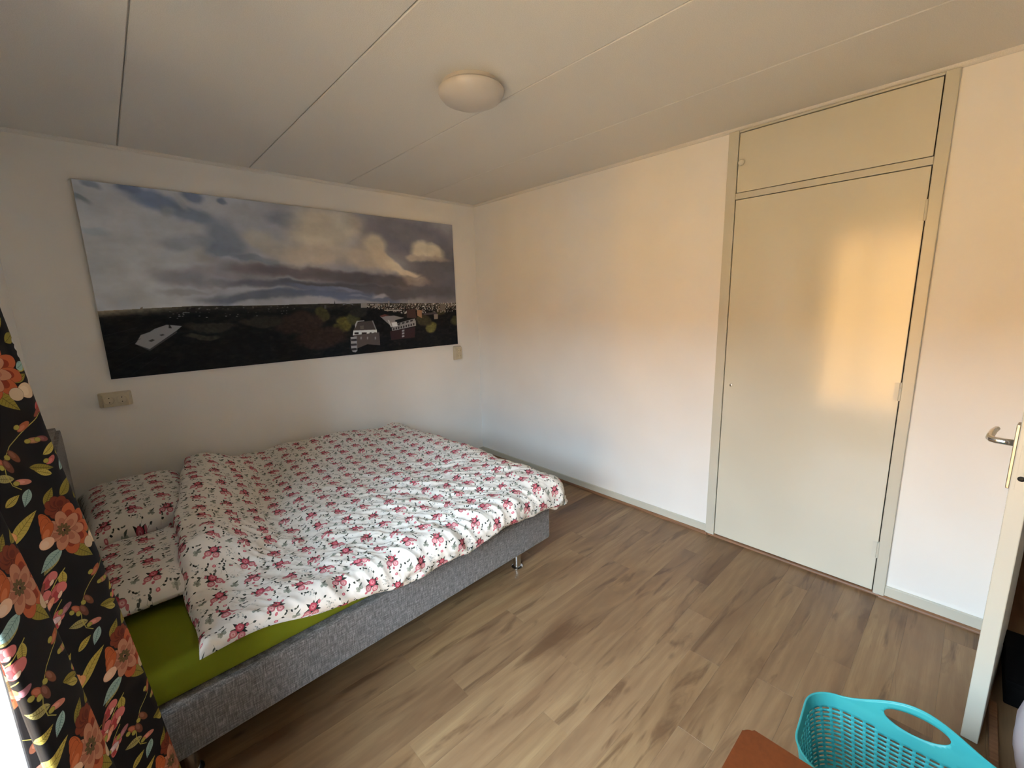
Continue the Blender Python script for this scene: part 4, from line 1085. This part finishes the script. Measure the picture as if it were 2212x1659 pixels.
# ------------------------------------------------------------------ curtain by the window
curt_mat = m_print('blossom_print_curtain', make_image('blossom_print', blossom_pixels()), .75, .25, (1 / CURT_W, 1 / CURT_H, 1))
def make_curtain():
    zs = np.linspace(.03, 2.40, 120)
    xe = np.interp(zs, [.0, .16, .69, 1.0, 1.25, 1.61, 2.4], [-2.792, -2.800, -2.850, -2.880, -2.912, -2.945, -2.995])   # room-side fold
    us = np.linspace(0, 1, 160)
    P = np.zeros((len(us), len(zs), 3)); arc = np.zeros((len(us), len(zs)))
    for j, z in enumerate(zs):
        a = xe[j]
        flare = (2.4 - z) / 2.4
        ctrl = np.array([(-3.085, -1.942), (-3.035, -1.944), (a - .035, -1.946), (a - .004, -1.962), (a - .006, -1.995), (a - .035, -2.035), (a - .075, -2.085), (a - .100, -2.14), (a - .085, -2.20),
                         (a - .070, -2.25), (a - .085, -2.30), ((a - .085 - 2.994 + (.98 - z) * .06) / 2, -2.335), (-2.992 + (.98 - z) * .06, -2.36), (-3.004 + (.98 - z) * .06, -2.348)])
        d = np.r_[0, np.cumsum(np.hypot(*np.diff(ctrl, axis=0).T))]; tt = us * d[-1]
        def cub(k):                                  # Catmull-Rom style smoothing on the control line
            y = ctrl[:, k]; mm = np.gradient(y, d); i = np.clip(np.searchsorted(d, tt) - 1, 0, len(d) - 2)
            h = d[i + 1] - d[i]; s = (tt - d[i]) / h
            return (2 * s ** 3 - 3 * s ** 2 + 1) * y[i] + (s ** 3 - 2 * s ** 2 + s) * h * mm[i] + (-2 * s ** 3 + 3 * s ** 2) * y[i + 1] + (s ** 3 - s ** 2) * h * mm[i + 1]
        P[:, j, 0] = cub(0); P[:, j, 1] = cub(1); P[:, j, 2] = z
        arc[:, j] = us * .62
    P[..., 0] += .006 * (fbm(P[..., 1] * 9, P[..., 2] * 2.2, 13) - .5)
    V = P.reshape(-1, 3); ni, nj = P.shape[:2]; I = np.arange(ni * nj).reshape(ni, nj)
    F = np.stack([I[:-1, :-1], I[1:, :-1], I[1:, 1:], I[:-1, 1:]], -1).reshape(-1, 4).tolist()
    me = bpy.data.meshes.new('curtain'); me.from_pydata(V.tolist(), [], F); me.update()
    ul = me.uv_layers.new(name='UVMap'); U = np.stack([-arc, P[..., 2]], -1).reshape(-1, 2)
    li = np.zeros(len(me.loops), np.int32); me.loops.foreach_get('vertex_index', li)
    ul.data.foreach_set('uv', U[li].astype(np.float32).ravel())
    me.polygons.foreach_set('use_smooth', [True] * len(me.polygons)); me.materials.append(curt_mat)
    o = bpy.data.objects.new('curtain', me); COL.objects.link(o)
    md = o.modifiers.new('thickness', 'SOLIDIFY'); md.thickness = .0022; md.offset = 0
    return o
tag(make_curtain(), 'black curtain with large coloured blossoms hanging by the bed', 'curtain')
rl = empty('curtain_rail', (-3.05, -2.5, 2.41), label='white curtain rail fixed under the ceiling above the window', cat='curtain rail')
box('rail', -3.07, -3.045, -4.2, -1.45, 2.402, 2.425, M['white_paint'], rl, bevel=.003)
for yy in (-1.6, -2.9, -4.1): box('bracket', -3.12, -3.05, yy - .012, yy + .012, 2.425, 2.44, M['white_paint'], rl)

# ------------------------------------------------------------------ laundry basket
def make_basket():
    cx, cy = -1.338, -3.506
    t = empty('laundry_basket', (cx, cy, 0), label='turquoise plastic laundry basket with slotted sides on the floor', cat='basket')
    HX, HY, CR = .166, .262, .100                    # half sizes of the rim and corner radius
    per = 2 * (2 * (HX - CR) + 2 * (HY - CR)) + 2 * math.pi * CR
    ncol = 150
    def plan(d, f):                                  # point on the rounded rectangle at arc length d, shrunk by f
        hx, hy = HX - f, HY - f; r = CR - f * .3
        segs = [(2 * (hy - r)), math.pi / 2 * r, 2 * (hx - r), math.pi / 2 * r] * 2
        L = sum(segs); d = (d / per * L) % L
        px, py, a = hx, -(hy - r), math.pi / 2       # start: far side, heading +y
        for k, sl in enumerate(segs):
            if d <= sl or k == 7:
                if k % 2 == 0: return px + math.cos(a) * d, py + math.sin(a) * d
                th = d / r; ox, oy = px + math.cos(a + math.pi / 2) * r, py + math.sin(a + math.pi / 2) * r
                return ox + r * math.cos(a - math.pi / 2 + th), oy + r * math.sin(a - math.pi / 2 + th)
            if k % 2 == 0: px += math.cos(a) * sl; py += math.sin(a) * sl
            else:
                ox, oy = px + math.cos(a + math.pi / 2) * r, py + math.sin(a + math.pi / 2) * r; a += math.pi / 2
                px, py = ox + r * math.cos(a - math.pi / 2), oy + r * math.sin(a - math.pi / 2)
            d -= sl
    mid = [(HY - CR), None]                          # arc position of the two handle centres
    c1 = HY - CR; c2 = c1 + per / 2
    def rim_h(d):
        z = .262
        for c in (c1, c2):
            q = abs((d - c + per / 2) % per - per / 2)
            z += .078 * max(0, math.cos(min(q / .185, 1) * math.pi / 2)) ** 1.6
        return z
    # columns: slot / web alternately; rows: slot / web alternately, then a plain band
    ds = []
    pitch = per / 50
    for k in range(50): ds += [k * pitch, k * pitch + .0085, k * pitch + .0085 + (pitch - .0085) / 3, k * pitch + .0085 + 2 * (pitch - .0085) / 3]
    nd = len(ds)
    rows = [0.0, .03]
    z = .03
    while z < .222: rows += [z + .0062, z + .0140]; z += .0140
    nslot = len(rows)
    band = np.linspace(0, 1, 15)[1:]
    Z = np.zeros((nd, nslot + 14)); 
    for i, d in enumerate(ds):
        top = rim_h(d)
        for j, zz in enumerate(rows): Z[i, j] = zz
        for j, b in enumerate(band): Z[i, nslot + j] = rows[-1] + (top - rows[-1]) * b
    bm = bmesh.new(); nr = Z.shape[1]
    HZ, HA, HB = .2820, .074, .0330                   # handle hole centre height and half axes
    VV = []
    for i, d in enumerate(ds):
        col = []
        for j in range(nr):
            zz = Z[i, j]
            f = .040 * (1 - min(zz / .26, 1.0)) + (.012 if zz < .004 else 0)
            x, y = plan(d, f)
            col.append((d, zz, cx + x, cy + y))
        VV.append(col)
    def sgn(d, c): return (d - c + per / 2) % per - per / 2
    # pull grid points near the hole outline onto it
    keep = {}
    verts = [[None] * nr for _ in range(nd)]
    def inside(d, z, c): return (sgn(d, c) / HA) ** 2 + ((z - HZ) / HB) ** 2
    dead = set()
    for i in range(nd):
        for j in range(nr - 1):
            i2 = (i + 1) % nd
            dm = ds[i] + (((ds[i2] - ds[i]) % per)) / 2; zm = (Z[i, j] + Z[i2, j] + Z[i, j + 1] + Z[i2, j + 1]) / 4
            for c in (c1, c2):
                if inside(dm, zm, c) < 1: dead.add((i, j))
    touch = {}
    for (i, j) in dead:
        for a, b in ((i, j), ((i + 1) % nd, j), (i, j + 1), ((i + 1) % nd, j + 1)): touch[(a, b)] = touch.get((a, b), 0) + 1
    for i in range(nd):
        for j in range(nr):
            d, zz = ds[i], Z[i, j]
            n = touch.get((i, j), 0)
            if 0 < n < 4:
                c = c1 if abs(sgn(d, c1)) < .2 else c2
                q = math.sqrt(inside(d, zz, c))
                sd = sgn(d, c) / q; zz = HZ + (zz - HZ) / q; d = c + sd
            f = .040 * (1 - min(zz / .26, 1.0)) + (.012 if zz < .004 else 0)
            x, y = plan(d, f)
            verts[i][j] = bm.verts.new((cx + x, cy + y, zz + .002))
    for i in range(nd):
        i2 = (i + 1) % nd
        slotcol = i % 4 in (1, 2, 3)
        for j in range(nr - 1):
            if (i, j) in dead: continue
            if slotcol and 1 <= j < nslot - 1 and j % 2 == 1: 
                dm = ds[i] + .005
                q = min(abs(sgn(dm, c1)), abs(sgn(dm, c2))); lim = .236 if q > .15 else .205 + .031 * max(0, (q - .07) / .08)
                if Z[i, j] < lim: continue
            bm.faces.new((verts[i][j], verts[i2][j], verts[i2][j + 1], verts[i][j + 1]))
    bm.faces.new([verts[i][0] for i in range(nd)][::-1])
    bmesh.ops.delete(bm, geom=[v for v in bm.verts if not v.link_faces], context='VERTS')
    for f in bm.faces: f.smooth = True
    me = bpy.data.meshes.new('basket_body'); bm.to_mesh(me); bm.free()
    o = link('basket_body', me, M['teal'], t)
    md = o.modifiers.new('thickness', 'SOLIDIFY'); md.thickness = .0028; md.offset = -1
    bm = bmesh.new()
    P = [(cx + plan(d, .0)[0], cy + plan(d, .0)[1], rim_h(d) + .002) for d in np.linspace(0, per, 160)]
    add_tube(bm, P, .0032, 8)
    from_bm('rim', bm, M['teal'], t, True)
    t.rotation_euler = (0, 0, math.radians(4.0))
    return t
make_basket()

# ------------------------------------------------------------------ rust-orange stool, only a corner in view
st = empty('stool', (-1.88, -3.37, 0), label='low stool with rust-orange seat, only one rounded corner in view', cat='stool')
bm = bmesh.new(); r = .022; x0, x1, y0, y1 = -2.06, -1.690, -3.555, -3.183
pts = []
for (ax, ay, a0) in ((x1 - r, y1 - r, 0), (x0 + r, y1 - r, 90), (x0 + r, y0 + r, 180), (x1 - r, y0 + r, 270)):
    pts += [(ax + r * math.cos(math.radians(a0 + k * 15)), ay + r * math.sin(math.radians(a0 + k * 15))) for k in range(7)]
fa = [bm.verts.new((p[0], p[1], .418)) for p in pts]; fb = [bm.verts.new((p[0], p[1], .450)) for p in pts]
bm.faces.new(fa[::-1]); bm.faces.new(fb); n = len(pts)
for k in range(n): bm.faces.new((fa[k], fa[(k + 1) % n], fb[(k + 1) % n], fb[k]))
es = [e for e in bm.edges if abs(e.verts[0].co.z - e.verts[1].co.z) < 1e-5]
bmesh.ops.bevel(bm, geom=es, offset=.006, segments=3, affect='EDGES')
o = from_bm('seat', bm, M['rust'], st, True); shade_auto(o, 50)
for lx in (-2.02, -1.73):
    for ly in (-3.515, -3.223):
        lathe('leg', [(.013, 0), (.018, .418)], (lx, ly, 0), M['dark_wood'], st, 'Z', 16)

# ------------------------------------------------------------------ things behind the open door
bx = empty('storage_box', (-.27, -3.90, 0), label='low black storage box on the floor behind the open door', cat='box')
box('box_body', -.46, -.09, -4.08, -3.715, 0, .085, M['black'], bx, bevel=.006)
box('box_lid', -.465, -.085, -4.085, -3.710, .085, .105, M['black'], bx, bevel=.005)
wb = box('wooden_batten', -1.02, -.50, -3.698, -3.676, 0, .018, M['strip'], bevel=.002); tag(wb, 'narrow wooden batten lying on the floor beside the open door', 'batten')
bm = bmesh.new(); bmesh.ops.create_uvsphere(bm, u_segments=40, v_segments=24, radius=1.0)
for v in bm.verts:
    c = v.co.copy(); k = 1 + .16 * float(fbm(np.array([c.x * 2.2 + 5]), np.array([c.y * 2.2 + c.z * 1.7]), 7)[0] - .5)
    z = max(c.z, -.55)
    v.co = Vector((-.76 + c.x * .27 * k, -3.880 + c.y * .165 * k, .11 + z * .2 * k))
zmin = min(v.co.z for v in bm.verts)
for v in bm.verts: v.co.z -= zmin
o = from_bm('laundry_bag', bm, M['lilac'], None, True); tag(o, 'crumpled pale lilac cloth bundle behind the open door', 'laundry')
